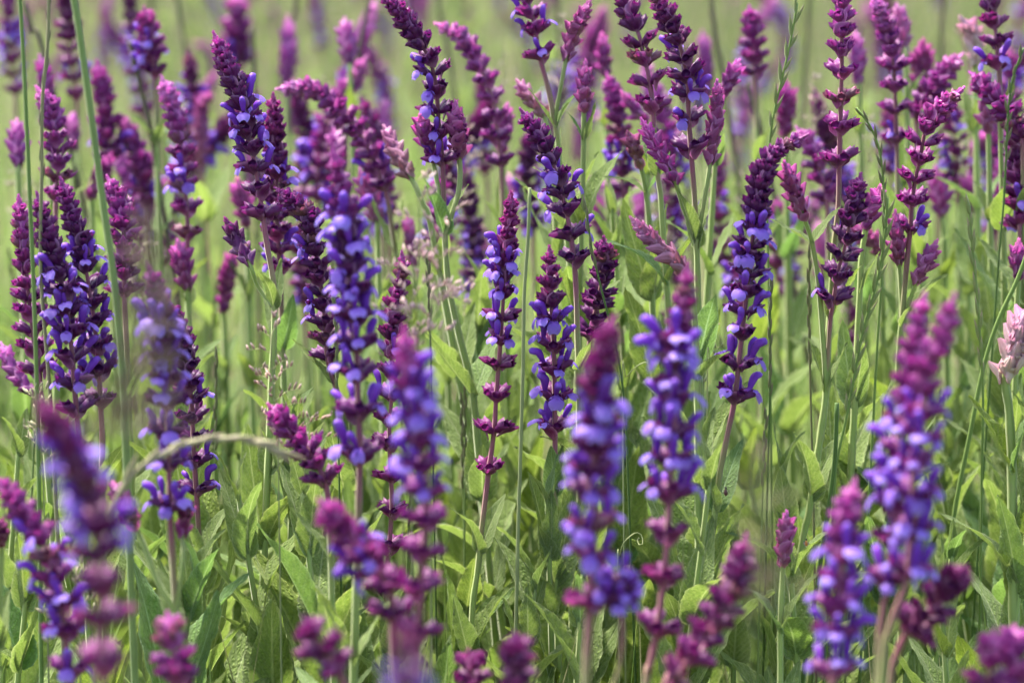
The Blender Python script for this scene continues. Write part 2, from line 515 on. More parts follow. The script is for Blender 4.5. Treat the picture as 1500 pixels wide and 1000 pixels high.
def emit_spike(path, s_tip, Ls, kind, tint, fa, fb, fp, g1, size, rr, put, ex=1.25):
    """walk down from the tip; put(kind, mesh, world matrix, colour, owner) makes the pieces"""
    lay = spike_layout(Ls, g1, kind, rr, ex)
    rot0 = rr.uniform(0, math.pi)
    p, T = path.at(s_tip - 2.5 * MM)
    X = T.cross(Vector((0, 1, 0))).normalized(); Y = T.cross(X)
    put('bud_tip', ('tip', 'bud' if kind == 'bud' else 'mid', rr.randrange(3)), basis(X, Y, T, p) @ Matrix.Rotation(rot0, 4, 'Z') @ Matrix.Scale(size * (1.0 if kind == 'bud' else 1.05), 4), jit(TINT[tint][0], rr, 0.1), None)
    for i, s in enumerate(lay):
        f = s / Ls
        p, T = path.at(s_tip - s)
        X = T.cross(Vector((0, 1, 0))).normalized(); Y = T.cross(X)
        W = basis(X, Y, T, p) @ Matrix.Rotation(rot0 + (i % 2) * math.pi / 2 + rr.uniform(-0.2, 0.2), 4, 'Z')
        if kind == 'bud':
            cls = 'bud'; sc_ = 0.62 + 0.42 * min(1, f / 0.35) - 0.22 * max(0, f - 0.7) / 0.3
            ang = R(24 + 18 * f)
        elif f < 0.42:
            cls = 'mid'; sc_ = 0.54 + 0.5 * min(1, f / 0.22); ang = R(24 + 45 * f)
        else:
            cls = 'open'; sc_ = 0.92 + 0.08 * f; ang = R(50 + 22 * f)
        sc_ *= size * rr.uniform(0.93, 1.07) * (1.16 if kind == 'bud' else 1.20)
        tc_ = jit(tint_at(tint, f), rr, 0.18)
        if rr.random() < 0.05: tc_ = lerp3(tc_, (0.24, 0.12, 0.08), 0.7)
        wi = rr.randrange(len(WHM[cls]))
        tint_w = lerp3(tc_, (0.07, 0.008, 0.09), 0.35) if kind != 'bud' else tc_
        owner = put('whorl', ('whorl', cls, wi), W @ Matrix.Scale(sc_, 4), tint_w, None)
        for side in (0, 1):
            az = side * math.pi + rr.uniform(-0.1, 0.1); a2 = ang + R(rr.uniform(-8, 8))
            O = Vector((math.cos(az), math.sin(az), 0)); Z = Vector((0, 0, 1))
            d = Z * math.cos(a2) + O * math.sin(a2); nn = Z * math.sin(a2) - O * math.cos(a2)
            lm = basis(d.cross(nn), d, nn, O * (1.0 * MM) - Z * (0.8 * MM))
            put('bract', ('bract', cls, rr.randrange(len(BRM[cls]))), W @ Matrix.Scale(sc_, 4) @ lm, jit(tint_at(tint, f), rr, 0.16), owner)
        if kind != 'bud' and fa <= f <= fb:
            for (mp, az, tl) in WHM[cls][wi][1]:
                if rr.random() > fp * 0.58: continue
                q = rr.uniform(0.66, 0.98)
                O = Vector((math.cos(az), math.sin(az), 0)); Z = Vector((0, 0, 1))
                up = (Z * 0.95 + O * rr.uniform(-0.45, 0.3) + Vector((rr.uniform(-.3, .3), rr.uniform(-.3, .3), 0))).normalized()
                yy = (O - up * O.dot(up)).normalized()
                lm = basis(yy.cross(up), yy, up, mp + Z * (rr.uniform(-1.4, 1.4) * MM))
                put('flower', ('flower', None, rr.randrange(len(FLM))), W @ Matrix.Scale(sc_, 4) @ lm @ Matrix.Scale(q, 4), jit((1, 1, 1), rr, 0.22), owner)

def mesh_of(ref):
    k, cls, i = ref
    return {'tip': lambda: TIPM[cls][i], 'whorl': lambda: WHM[cls][i][0], 'bract': lambda: BRM[cls][i], 'flower': lambda: FLM[i]}[k]()
def mb_of(ref):
    k, cls, i = ref
    return {'tip': lambda: TIPB[cls][i], 'whorl': lambda: WH[cls][i][0], 'bract': lambda: BRB[cls][i], 'flower': lambda: FLB[i]}[k]()

def put_leaf(root, base, p, T, az, ang, L, mi, tint, twist=0.0, nm='leaf'):
    X = T.cross(Vector((0, 1, 0))).normalized(); Y = T.cross(X)
    O = X * math.cos(az) + Y * math.sin(az)
    d = T * math.cos(ang) + O * math.sin(ang); nn = T * math.sin(ang) - O * math.cos(ang)
    m = basis(d.cross(nn), d, nn, p + O * (1.2 * MM)) @ Matrix.Rotation(twist, 4, 'Y') @ Matrix.Scale(L, 4)
    return link(nm, LEAF[mi], root, m, base, tint)

LEAF_TINTS = [(1.35, 1.0, 0.55), (0.85, 0.95, 1.05), (1.1, 1.12, 1.05), (0.95, 1.0, 0.9), (1.05, 1.0, 0.8), (1, 1, 1), (0.9, 0.98, 0.95), (1, 1, 1), (1.15, 1.1, 0.9), (0.8, 0.88, 0.9), (0.7, 0.85, 1.0), (1.25, 1.15, 1.0), (0.9, 1.0, 0.8)]

def leaf_pair(root, base, path, s, L, rr, az=None, ang=None):
    p, T = path.at(s)
    az = rr.uniform(0, math.pi) if az is None else az
    for side in (0, 1):
        if rr.random() < 0.05: continue
        put_leaf(root, base, p, T, az + side * math.pi + rr.uniform(-0.25, 0.25), R(rr.uniform(13, 36)) if ang is None else R(ang + rr.uniform(-6, 6)), L * rr.uniform(0.85, 1.12),
                 rr.randrange(len(LEAF)), jit(rr.choice(LEAF_TINTS), rr, 0.1), rr.uniform(-0.3, 0.3))

PLANTS = 0
NICK = []
def sage(label, D, nick, *spikes, group=None, nodes=None, lean=None, name='sage_plant'):
    """spikes: dicts with k (kind), t (tint), tip (pixel points tip to lowest whorl), stem (points below), d (depth offsets)"""
    global PLANTS; PLANTS += 1
    rr = random.Random(1000 + PLANTS)
    main = spikes[0]
    if nick: NICK.append((*main['tip'][0], nick))
    pts = [pix(x, y, D) for x, y in list(main['tip']) + list(main.get('stem', []))]
    last, prev = pts[-1], pts[-2]
    slope = (last - prev); slope = slope / max(1e-6, -slope.z) if slope.z < -1e-4 else Vector((0, 0, -1))
    z = last.z
    sx = max(-0.35, min(0.35, slope.x)) if lean is None else lean
    b = Vector((last.x + sx * z * 0.55 + rr.uniform(-0.012, 0.012), D + rr.uniform(-0.02, 0.03), 0.0))
    midp = Vector((last.x + sx * z * 0.36, (D + b.y) / 2, z * 0.5))
    ctrl = pts + [midp, b]
    dz = main.get('dt', rr.uniform(-0.02, 0.02))            # the tip leans a little towards or away
    nt = len(main['tip'])
    for i in range(nt): ctrl[i] = ctrl[i] + Vector((0, dz * (1 - i / nt) ** 1.5, 0))
    root = bpy.data.objects.new(name, None); col.objects.link(root)
    root.location = b; root.empty_display_size = 0.02
    tag(root, label, 'flower', group)
    base = Matrix.Translation(b)
    owners = {}
    def put(nm, ref, mw, colr, owner):
        if owner is None:
            o = link(nm, mesh_of(ref), root, mw, base, colr); owners[o] = mw; return o
        return link(nm, mesh_of(ref), owner, mw, owners[owner], colr)
    mainpath = None
    for si, sp in enumerate(spikes):
        if si == 0: c = ctrl
        else:
            c = [pix(x, y, D + sp.get('do', rr.uniform(-0.012, 0.012)) * (1 - q / max(1, len(sp['tip']) + len(sp.get('stem', [])) - 1))) for q, (x, y) in enumerate(list(sp['tip']) + list(sp.get('stem', [])))]
            # the last point meets the main stem
            zz = c[-1].z; k = min(mainpath.p, key=lambda q: abs(q.z - zz)); c[-1] = k.copy()
        P = Path(list(reversed(smooth_path(c, 5 * MM))))
        tipn = len(sp['tip'])
        Ls = sum((c[i + 1] - c[i]).length for i in range(tipn - 1))
        size = sp.get('z', 1.0)
        kind = sp.get('k', 'fl'); tint = sp.get('t', 'dark')
        if si == 0: mainpath = P
        mb = MB(); n = len(P.p)
        def rad(q):
            ft = (P.L - P.c[q])
            r = 0.7 + 0.6 * min(1, ft / max(Ls, 0.02)) + (0.55 * min(1, max(0, ft - Ls) / 0.15))
            if si > 0: r *= 0.8
            return r * MM * (0.4 if q == n - 1 else 1) * size * (1 + 0.07 * math.sin(q * 0.9 + 2 * math.sin(q * 0.37)))
        pur = sp.get('purple', 0.0 if kind == 'bud' else 1.0)
        def gf(s):
            ft = P.L * (1 - s)
            return (0, 0, pur * max(0, min(1, 1.15 - max(0, ft - Ls) / 0.045 * 0.9)) if ft > Ls * 0.8 else pur)
        add_tube(mb, P.p, [rad(q) for q in range(n)], 8, gf, square=0.1)
        lm = mb.mesh('stem', M['stem'])
        so_ = link('stem', lm, root, Matrix.Identity(4), base, (rr.uniform(0.85, 1.15),) * 3)
        fl = sp.get('f', (0.3, 1.0, 0.6)) if kind == 'fl' else (2, 2, 0)
        emit_spike(P, P.L, Ls, 'bud' if kind == 'bud' else 'fl', tint, *fl, sp.get('g', 16), size, rr, put, sp.get('ex', 1.25))
        if 'leaves' in sp:
            for (py, Lm, az, ang) in sp['leaves']:
                zz = pix(750, py, D).z
                q = min(range(n), key=lambda q: abs(P.p[q].z - zz))
                leaf_pair(root, base, P, P.c[q], Lm * MM, rr, R(az), ang)
        if si == 0 and nodes != 0 and D > 1.25:
            s = P.L - Ls - rr.uniform(0.035, 0.06); az = rr.uniform(0, math.pi); Lm = 30
            if 'leaves' in sp:
                s = min(P.c[min(range(n), key=lambda q: abs(P.p[q].z - pix(750, l[0], D).z))] for l in sp['leaves']) - 0.06; Lm = 48
            while s > 0.05:
                leaf_pair(root, base, P, s, Lm * MM * rr.uniform(0.85, 1.15), rr, az)
                az += math.pi / 2; s -= rr.uniform(0.045, 0.065); Lm = min(64, Lm + 11)
    return root

# ------------------------------------------------------------------ ground and grass
def ground():
    n = 81; ext = 260.0
    xs = np.sign(np.linspace(-1, 1, n)) * np.abs(np.linspace(-1, 1, n)) ** 3 * ext
    v = [(x, y + 6, 0.02 * math.sin(x * 0.9) * math.cos(y * 0.7) - 0.02 if abs(x) + abs(y) < 60 else -0.02) for y in xs for x in xs]
    me = bpy.data.meshes.new('meadow_ground'); me.from_pydata(v, [], grid_faces(n, n)); me.materials.append(M['ground'])
    me.polygons.foreach_set('use_smooth', [True] * len(me.polygons))
    tag(link('meadow_ground', me), 'dark soil of the meadow under the grass', None, None, 'structure')
ground()

def grass_mesh(name, N, ymin, ymax, hlo, hhi, wlo, whi, seg, pal, pw, bend, margin=0.7, power=1.0, shade=1.0):
    """N curved tapering blades as one mesh, made with numpy"""
    u = rng.random(N) ** power
    y = ymin + (ymax - ymin) * u
    x = (rng.random(N) * 2 - 1) * (0.19 * y + margin)
    # clumped growth
    y += 0.05 * np.sin(x * 31) ; x += 0.04 * np.sin(y * 23)
    h = hlo + (hhi - hlo) * rng.random(N) ** 1.3
    w = wlo + (whi - wlo) * rng.random(N)
    az = rng.random(N) * 2 * np.pi
    lean = rng.normal(0, bend, N) + bend * 0.3; curl = rng.random(N) * bend * 1.6
    face = rng.random(N) * np.pi
    S = seg + 1
    t = np.linspace(0, 1, S)[None, :]
    off = h[:, None] * (lean[:, None] * t + curl[:, None] * t ** 2.6)
    zz = h[:, None] * (t - 0.25 * np.abs(curl[:, None]) * t ** 3) - 0.03
    cx = x[:, None] + off * np.cos(az)[:, None]; cy = y[:, None] + off * np.sin(az)[:, None]
    ww = (w[:, None] * 0.5) * (1 - t ** 2.2) * (0.7 + 0.5 * np.sin(np.pi * np.minimum(1, t * 1.2)))
    dx = np.cos(face)[:, None] * ww; dy = np.sin(face)[:, None] * ww
    V = np.empty((N, S, 2, 3), np.float32)
    V[:, :, 0, 0] = cx - dx; V[:, :, 0, 1] = cy - dy; V[:, :, 0, 2] = zz
    V[:, :, 1, 0] = cx + dx; V[:, :, 1, 1] = cy + dy; V[:, :, 1, 2] = zz
    b = (np.arange(N) * S * 2)[:, None] + (np.arange(seg) * 2)[None, :]
    F = np.stack([b, b + 1, b + 3, b + 2], -1).reshape(-1)
    me = bpy.data.meshes.new(name)
    nv, nf = N * S * 2, N * seg
    me.vertices.add(nv); me.vertices.foreach_set('co', V.reshape(-1))
    me.loops.add(nf * 4); me.loops.foreach_set('vertex_index', F.astype(np.int32))
    me.polygons.add(nf); me.polygons.foreach_set('loop_start', np.arange(nf, dtype=np.int32) * 4)
    me.update(calc_edges=True); me.validate()
    pal = np.array(pal); pick = rng.choice(len(pal), N, p=np.array(pw) / sum(pw))
    c = pal[pick] * (0.62 + 0.7 * rng.random(N))[:, None] * shade
    C = np.ones((N, S, 2, 4), np.float32); C[..., :3] = c[:, None, None, :]
    a = me.attributes.new('tint', 'FLOAT_COLOR', 'POINT'); a.data.foreach_set('color', C.reshape(-1))
    me.polygons.foreach_set('use_smooth', [True] * nf)
    me.materials.append(M['grass'])
    return me
G1, G2, G3, G4 = (0.25, 0.37, 0.08), (0.33, 0.45, 0.13), (0.16, 0.26, 0.055), (0.44, 0.40, 0.22)
o = link('grass', grass_mesh('grass', 10500, 1.15, 2.2, 0.16, 0.40, 0.0018, 0.0045, 7, [G1, G2, G3, G4], [5, 5, 2, 1.3], 0.16))
tag(o, 'green meadow grass growing between the sage stems', 'grass', None, 'stuff')
o = link('grass', grass_mesh('grass', 19000, 2.0, 6.0, 0.20, 0.46, 0.0035, 0.007, 5, [G1, G2, G3, G4], [4, 5, 2, 1.6], 0.2, 0.9))
tag(o, 'blurred green grass behind the sage plants', 'grass', None, 'stuff')
o = link('grass', grass_mesh('grass', 34000, 5.5, 24.0, 0.20, 0.48, 0.008, 0.018, 4, [G1, G2, G3, G4], [3, 3, 2.5, 6], 0.2, 1.2, 1.2, 0.66))
tag(o, 'olive and straw coloured grass of the far meadow', 'grass', None, 'stuff')
o = link('grass', grass_mesh('grass', 3600, 2.0, 9.0, 0.36, 0.70, 0.002, 0.0046, 6, [(0.07, 0.11, 0.03), (0.15, 0.12, 0.06), (0.46, 0.40, 0.25), G1, (0.36, 0.22, 0.22)], [4, 3, 4, 2, 2], 0.15, 0.5))
tag(o, 'tall thin blurred grass stems rising behind the sages', 'grass', None, 'stuff')
# ------------------------------------------------------------------ sage plants
def S(t, tip, stem=(), k='fl', **o): return dict(t=t, tip=tip, stem=list(stem), k=k, **o)
def B(t, tip, stem=(), **o): return S(t, tip, stem, k='bud', **o)

# in focus, across the middle of the bed
sage('tall dark sage spike leaning sideways, pale blue flowers below, one small bud branch', 1.50, 'leaning dark spike',
     S('dark', [(315, 62), (330, 97), (347, 133), (360, 180), (370, 230), (380, 283), (385, 318)], [(392, 365), (400, 410), (402, 450), (400, 520), (396, 600)], f=(0.36, 1, 0.85), g=14, leaves=[(445, 27, 60, 18), (690, 56, 52, 16), (800, 60, 140, 18)]),
     B('violet', [(335, 330), (350, 358), (366, 387)], [(378, 420), (400, 452)]))
sage('upright dark spike standing close behind the leaning dark spike with the bud branch', 1.62, 'upright dark spike',
     S('wine', [(403, 147), (405, 200), (406, 250), (407, 330), (410, 395)], [(413, 480)], f=(0.42, 1, 0.6), g=12))
sage('rose-tipped spike arched right over, behind the upright dark spike', 1.74, 'arched rose-tipped spike',
     S('pink', [(417, 130), (457, 130), (493, 157), (517, 183), (533, 207), (547, 233), (562, 275)], [(575, 340)], f=(0.8, 1, 0.5), g=12, dt=0))
sage('thin dark spike with a bent tip behind the biggest thick blue spike', 1.52, 'thin bent-tipped spike',
     S('violet', [(413, 285), (447, 313), (458, 350), (467, 400), (475, 460), (480, 525)], [(495, 580), (500, 640)], f=(0.35, 0.9, 0.45), g=11, leaves=[(565, 36, 0, 22)]))
sage('slim wine-red spike with a beaded tip and widely spaced whorls', 1.50, 'slim beaded wine-red spike',
     S('wine', [(588, 383), (587, 413), (577, 457), (573, 490), (573, 530), (573, 587), (570, 637), (574, 735), (570, 802)], [(566, 870)], f=(0.2, 0.5, 0.4), ex=1.1, g=24))
sage('sharp spike with four bare wine-red whorls below its blue flowers', 1.50, 'bare-whorled spike',
     S('wine', [(748, 288), (745, 330), (738, 370), (738, 400), (737, 440), (733, 500), (730, 540), (727, 575), (724, 628), (716, 688)], [(711, 730), (706, 770), (700, 830), (693, 880), (690, 945)],
       f=(0.14, 0.62, 1.2), ex=0.9, g=22, leaves=[(812, 40, 48, 16), (965, 46, 40, 22)]))
sage('dark tilted spike with few blue flowers at its foot, above the five-tiered spike', 1.51, 'tilted dark spike',
     S('violet', [(770, 172), (790, 200), (807, 233), (820, 267), (827, 300), (833, 327), (841, 382)], [(844, 430), (846, 500), (848, 580)], f=(0.42, 0.85, 0.6), g=16))
sage('straight spike with five spread tiers of violet flowers beside the bare-whorled spike', 1.49, 'five-tiered violet spike',
     S('wine', [(805, 372), (807, 413), (808, 463), (810, 497), (812, 530), (812, 563), (813, 630)], [(813, 700), (812, 780), (815, 860)], f=(0.32, 1, 1.1), ex=1.0, g=20, leaves=[(728, 30, 75, 14), (860, 48, 50, 18)]))
sage('compact blackish-purple spike rising behind the bushy soft-focus blue spike', 1.56, 'compact blackish spike',
     S('violet', [(883, 353), (882, 397), (873, 447), (866, 490)], [(860, 560)], f=(0.75, 1, 0.3), g=11))
sage('purple spike with a hooked-over tip and wide flower tiers on a red stem', 1.46, 'hooked purple spike',
     S('violet', [(1170, 204), (1140, 219), (1122, 240), (1113, 270), (1110, 300), (1105, 330), (1101, 360), (1097, 400), (1086, 497), (1076, 585)], [(1067, 630), (1055, 690), (1048, 745), (1040, 800), (1020, 870), (1003, 925)],
       f=(0.38, 1, 1.1), ex=2.2, g=25, dt=0, leaves=[(742, 38, 48, 20)]))
sage('very tall spike of spaced spiny whorls with a dark side branch and rosy bud', 1.50, 'tall spiny-whorled spike',
     S('magenta', [(1230, -18), (1230, 50), (1231, 90), (1231, 130), (1230, 180), (1229, 238)], [(1228, 300), (1222, 360), (1217, 440), (1213, 500), (1210, 575), (1200, 650), (1185, 750), (1170, 830)], f=(0.75, 1, 0.2), ex=0.8, g=20, leaves=[(465, 33, 160, 24), (575, 30, 170, 18), (725, 50, 52, 14)]),
     S('violet', [(1258, 268), (1247, 315), (1238, 360), (1227, 400), (1221, 440)], [(1217, 462), (1214, 500), (1211, 560)], f=(0.8, 1, 0.7), g=15, do=-0.02),
     B('rose', [(1153, 249), (1165, 283), (1178, 320)], [(1188, 350), (1197, 400), (1203, 460), (1210, 565)], leaves=[(350, 24, 175, 40)], z=1.1, do=-0.03))
sage('spike bending over at its rosy tip, two small buds forking off lower down', 1.55, 'rosy bent spike with forking buds',
     S('magenta', [(1397, 135), (1372, 160), (1353, 190), (1347, 227), (1340, 260), (1335, 300), (1333, 337)], [(1328, 390), (1322, 460), (1315, 560)], f=(0.9, 1, 0.4), ex=1.0, g=16, leaves=[(470, 36, 0, 20)]),
     B('rose', [(1312, 320), (1314, 350), (1317, 387)], [(1320, 450), (1322, 470)]),
     B('rose', [(1367, 363), (1353, 390), (1341, 415)], [(1330, 450), (1323, 475)]))
sage('brownish pink unopened spike slanting steeply, overlapped by a soft violet tiered spike', 1.47, 'slanting brownish bud',
     B('brown', [(935, 332), (965, 362), (990, 385), (1007, 410)], [(1016, 450), (1020, 520), (1022, 600)], z=1.12))
sage('three-forked sage with a tall blue-flowered spike between two short pink bud spikes', 1.50, 'three-forked sage',
     S('dark', [(955, -10), (973, 20), (990, 53), (1000, 87), (1007, 127), (1008, 165), (1012, 220)], [(1017, 283), (1020, 350), (1022, 420), (1024, 520)], f=(0.42, 1, 0.6), g=17, leaves=[(362, 38, 42, 16)]),
     B('rose', [(1050, 130), (1049, 170), (1043, 207), (1040, 240)], [(1033, 285), (1022, 362)]),
     B('magenta', [(945, 185), (963, 217), (980, 247), (990, 270)], [(1003, 310), (1021, 364)]))
sage('flowerless spike of dark pointed whorls beside the tall spike of the three-forked sage', 1.57, 'flowerless pointed-whorl spike',
     S('wine', [(905, -12), (927, 27), (937, 53), (943, 80), (950, 110), (957, 160)], [(958, 200), (965, 270), (972, 350)], f=(2, 2, 0), ex=0.9, g=14))
sage('small closed sage spike standing alone, low on a pale leafy stem', 1.41, 'lone low bud',
     B('rose', [(1150, 757), (1149, 790), (1147, 827)], [(1145, 870), (1143, 930), (1143, 1000)], leaves=[(930, 40, 20, 18)], z=1.0))
sage('blue-flowered spike leaning over two plump pink side buds, long leaves below', 1.57, 'spike with two pink side buds',
     S('dark', [(567, -5), (590, 20), (610, 53), (627, 80), (637, 113), (641, 150), (643, 185), (648, 237)], [(650, 290), (655, 400), (670, 480), (690, 560), (697, 620)], f=(0.5, 1, 0.6), g=17, leaves=[(345, 34, 45, 16), (575, 52, 35, 26)]),
     B('pink', [(617, 178), (623, 200), (632, 227)], [(640, 265), (651, 330)], z=1.1),
     B('rose', [(668, 165), (670, 200), (673, 232)], [(672, 280), (653, 345)], z=1.25))
sage('forked sage with a two-tiered flowering spike and a rosy bud spike leaning away', 1.62, 'forked two-tiered sage',
     S('magenta', [(766, -20), (780, 25), (784, 45), (791, 85)], [(803, 130), (811, 175), (822, 260)], f=(0.3, 1, 0.45), g=20, leaves=[(185, 24, 0, 26)]),
     B('rose', [(860, 10), (848, 33), (838, 55), (829, 88)], [(822, 125), (812, 178)], z=1.05))
sage('small tilted pink-brown bud spike under the forked two-tiered sage', 1.66, 'small tilted brown bud', B('brown', [(763, 128), (780, 150), (798, 172)], [(806, 215), (812, 300)]))
sage('upright pink bud spike on a thick pale stem with leaves held close', 1.60, 'upright bud with close leaves', B('rose', [(857, 100), (856, 130), (855, 163)], [(855, 200), (853, 290), (850, 380)], leaves=[(200, 20, 0, 18), (330, 50, 30, 12)]))
sage('short brown-pink bud spike beside the three-forked sage, leaf pair spread beneath it', 1.60, 'short brown-pink bud', B('brown', [(922, 200), (929, 218), (938, 243)], [(945, 275), (952, 340), (955, 420)], leaves=[(285, 24, 5, 40)]))
sage('pink bud spike tilted behind the three-forked sage', 1.66, 'tilted pink bud', B('pink', [(1077, 97), (1069, 115), (1060, 137)], [(1052, 180), (1046, 260)]))
sage('dusty brown-pink bud spike leaning above pale loose grass plumes', 1.62, 'dusty leaning bud', B('brown', [(565, 200), (583, 233), (601, 260)], [(622, 305), (640, 380)], z=1.1))
sage('pale rosy bud right beside the dark branch of the tall spiny-whorled spike', 1.55, 'pale rosy bud', B('pink', [(1283, 283), (1276, 305), (1268, 335)], [(1262, 380), (1258, 460)], z=1.1))
sage('cream and dull pink fading spike above wrinkled grey-green leaves', 1.48, 'cream fading spike',
     B('pale', [(1500, 462), (1489, 500), (1482, 530), (1472, 556)], [(1478, 600), (1482, 680), (1483, 760)], z=1.6, leaves=[(690, 52, 150, 16)]))
sage('pale pink bud head above the cream fading spike', 1.58, 'pale bud over the cream spike', B('pink', [(1490, 362), (1491, 385), (1492, 408)], [(1490, 440), (1488, 520)], z=1.1))

# the cluster on the left
sage('richly blue-flowered sharp spike, the taller beaded one of a close pair', 1.46, 'beaded flowering spike of the pair',
     S('violet', [(92, 275), (103, 310), (117, 350), (125, 390), (131, 430), (138, 470), (143, 520), (147, 590)], [(150, 650), (150, 740)], f=(0.28, 1, 1.2), g=17))
sage('richly blue-flowered sharp spike, the shorter one of a close pair', 1.44, 'shorter flowering spike of the pair',
     S('violet', [(55, 298), (67, 340), (80, 380), (93, 430), (101, 480), (106, 530), (112, 605)], [(118, 660), (122, 740)], f=(0.32, 1, 1.25), g=17))
sage('flowerless magenta spike on the outer side of the close flowering pair', 1.55, 'flowerless magenta spike',
     S('magenta', [(28, 300), (37, 380), (43, 447), (50, 500), (57, 545)], [(62, 600)], f=(2, 2, 0), g=13))
sage('pink-tipped dark spike rising above and behind the close flowering pair', 1.66, 'pink-tipped dark spike',
     S('pink', [(58, 138), (75, 165), (80, 200), (85, 235), (82, 290)], [(82, 360)], f=(2, 2, 0), g=12))
sage('dense magenta spike crossed by the thick smooth green grass stalk', 1.56, 'dense magenta spike',
     S('magenta', [(155, 275), (172, 310), (178, 345), (180, 385), (182, 430)], [(185, 500)], f=(2, 2, 0), g=9))
sage('spike with a frilled bright pink top and a few pale blue flowers', 1.70, 'frilled pink spike',
     S('pink', [(237, 125), (250, 160), (258, 190), (262, 217), (267, 253), (273, 305), (275, 345)], [(276, 420)], f=(0.55, 1, 0.6), g=17))
sage('short plump pink bud under the frilled bright pink spike', 1.70, 'plump pink bud', B('pink', [(265, 362), (269, 390), (274, 422)], [(276, 460), (278, 540)], z=1.25))
sage('dark furry-edged spike with scattered flowers behind the soft two-budded blue spike', 1.47, 'furry dark spike',
     S('violet', [(258, 445), (270, 480), (277, 515), (279, 555), (283, 595), (284, 650), (288, 720)], [(290, 760), (295, 850)], f=(0.45, 1, 0.5), g=19, leaves=[(838, 44, 55, 16)]))
sage('soft-focus blue spike with two small bud branches at its foot', 1.30, 'two-budded soft blue spike',
     S('violet', [(222, 400), (235, 450), (240, 520), (243, 570), (246, 625), (249, 745)], [(252, 800), (257, 890), (260, 980)], f=(0.2, 1, 1.1), g=23),
     B('wine', [(170, 715), (185, 745), (197, 770)], [(212, 800), (230, 850), (256, 892)]),
     B('wine', [(272, 742), (270, 762), (267, 785)], [(268, 820), (257, 893)], z=0.9))
sage('pink bud lying nearly flat under the close flowering pair', 1.60, 'flat-lying pink bud', B('pink', [(0, 520), (15, 545), (35, 568), (48, 578)], [(62, 590), (70, 660)], z=1.1))
sage('curving violet-flowered spike with a pink drooping tip below the close flowering pair', 1.22, 'curving pink-tipped spike',
     S('magenta', [(-4, 712), (23, 740), (43, 770), (60, 793), (73, 820), (80, 853), (88, 880), (95, 925), (100, 985)], [(102, 1030)], f=(0.3, 1, 0.6), g=19))
sage('dark little bud under the tip of the curving pink-tipped spike', 1.30, 'dark little bud', B('wine', [(2, 755), (4, 775), (3, 795)], [(0, 850)]))

# out of focus, in front
sage('biggest soft-focus blue spike, tall and thick, in front of the thin bent-tipped one', 1.30, 'biggest thick blue spike',
     S('dark', [(490, 240), (503, 300), (510, 380), (516, 450), (522, 520), (525, 600), (527, 672)], [(525, 760), (522, 850)], f=(0.2, 1, 1.35), g=22, z=1.1))
sage('soft violet spike with a rosy dark tip overlapping the slim beaded wine-red one', 1.14, 'rosy-tipped soft violet spike',
     S('magenta', [(595, 490), (600, 547), (610, 597), (617, 647), (620, 700), (623, 740), (620, 805), (617, 850), (612, 930)], [(610, 1000)], f=(0.14, 0.62, 1.3), g=21))
sage('bushy soft-focus blue spike with a wine tip and a small flowering side branch', 1.13, 'bushy soft blue spike',
     S('wine', [(893, 468), (880, 513), (871, 563), (873, 613), (870, 663), (865, 700), (868, 750), (867, 805), (864, 885)], [(860, 960), (858, 1020)], f=(0.27, 0.85, 1.3), g=20, z=1.05),
     S('violet', [(908, 850), (907, 862), (906, 880)], [(912, 930), (900, 1000), (862, 1030)], f=(0, 1, 1), g=8, z=0.8))
sage('soft-focus spike with separated violet tiers and bare magenta whorls beneath them', 1.20, 'soft tiered violet spike',
     S('wine', [(1010, 412), (1003, 463), (990, 513), (987, 563), (990, 613), (984, 690), (980, 755), (974, 835), (962, 925)], [(950, 985), (944, 1030)], f=(0.2, 0.72, 1.35), g=25, z=1.05))
sage('soft-focus blue spike with a thick magenta head, the taller of two leaning together', 1.13, 'thick magenta-headed spike',
     S('magenta', [(1393, 448), (1380, 497), (1360, 530), (1353, 580), (1348, 630), (1337, 690), (1338, 740), (1330, 840)], [(1318, 880), (1300, 930), (1292, 1000)], f=(0.34, 1, 1.15), g=20, z=1.0))
sage('soft-focus spike leaning on the thick magenta-headed blue one, slightly shorter', 1.15, 'shorter leaning magenta spike',
     S('magenta', [(1357, 450), (1345, 500), (1335, 555), (1325, 620), (1318, 700), (1310, 780), (1300, 855)], [(1290, 920), (1285, 1000)], f=(0.4, 1, 0.9), g=20, z=0.95))
sage('soft-focus blue spike with a purple cone tip below the two leaning magenta spikes', 1.11, 'purple cone-tipped spike',
     S('magenta', [(1257, 735), (1243, 783), (1237, 833), (1230, 883), (1227, 933), (1221, 990)], [(1218, 1040)], f=(0.35, 1, 1.2), g=17))
sage('short soft-focus magenta spike tilted away beside the purple cone-tipped one', 1.16, 'short tilted magenta spike', S('wine', [(1397, 825), (1377, 860), (1355, 895), (1331, 920)], [(1310, 970), (1300, 1040)], f=(2, 2, 0), g=10))
sage('soft magenta tip poking up beyond the short tilted magenta spike', 1.10, 'low magenta tip', S('magenta', [(1453, 938), (1447, 985), (1443, 1030)], [(1440, 1080)], f=(2, 2, 0), g=10))
sage('bare magenta tip outside the low magenta tip, half out of sight', 1.12, 'outermost magenta tip', S('magenta', [(1499, 950), (1497, 985), (1496, 1030)], [(1492, 1080)], f=(2, 2, 0), g=10))
sage('soft-focus wine spike curving over with spaced whorls beside the lone low bud', 1.15, 'curving wine spike', S('wine', [(1095, 812), (1083, 860), (1060, 900), (1033, 935), (1012, 965), (985, 995)], [(960, 1050)], f=(2, 2, 0), g=14))
sage('dark purple tip just rising under the five-tiered violet spike', 1.10, 'dark low tip', S('wine', [(755, 942), (757, 975), (758, 1030)], [(760, 1090)], f=(2, 2, 0), g=11))
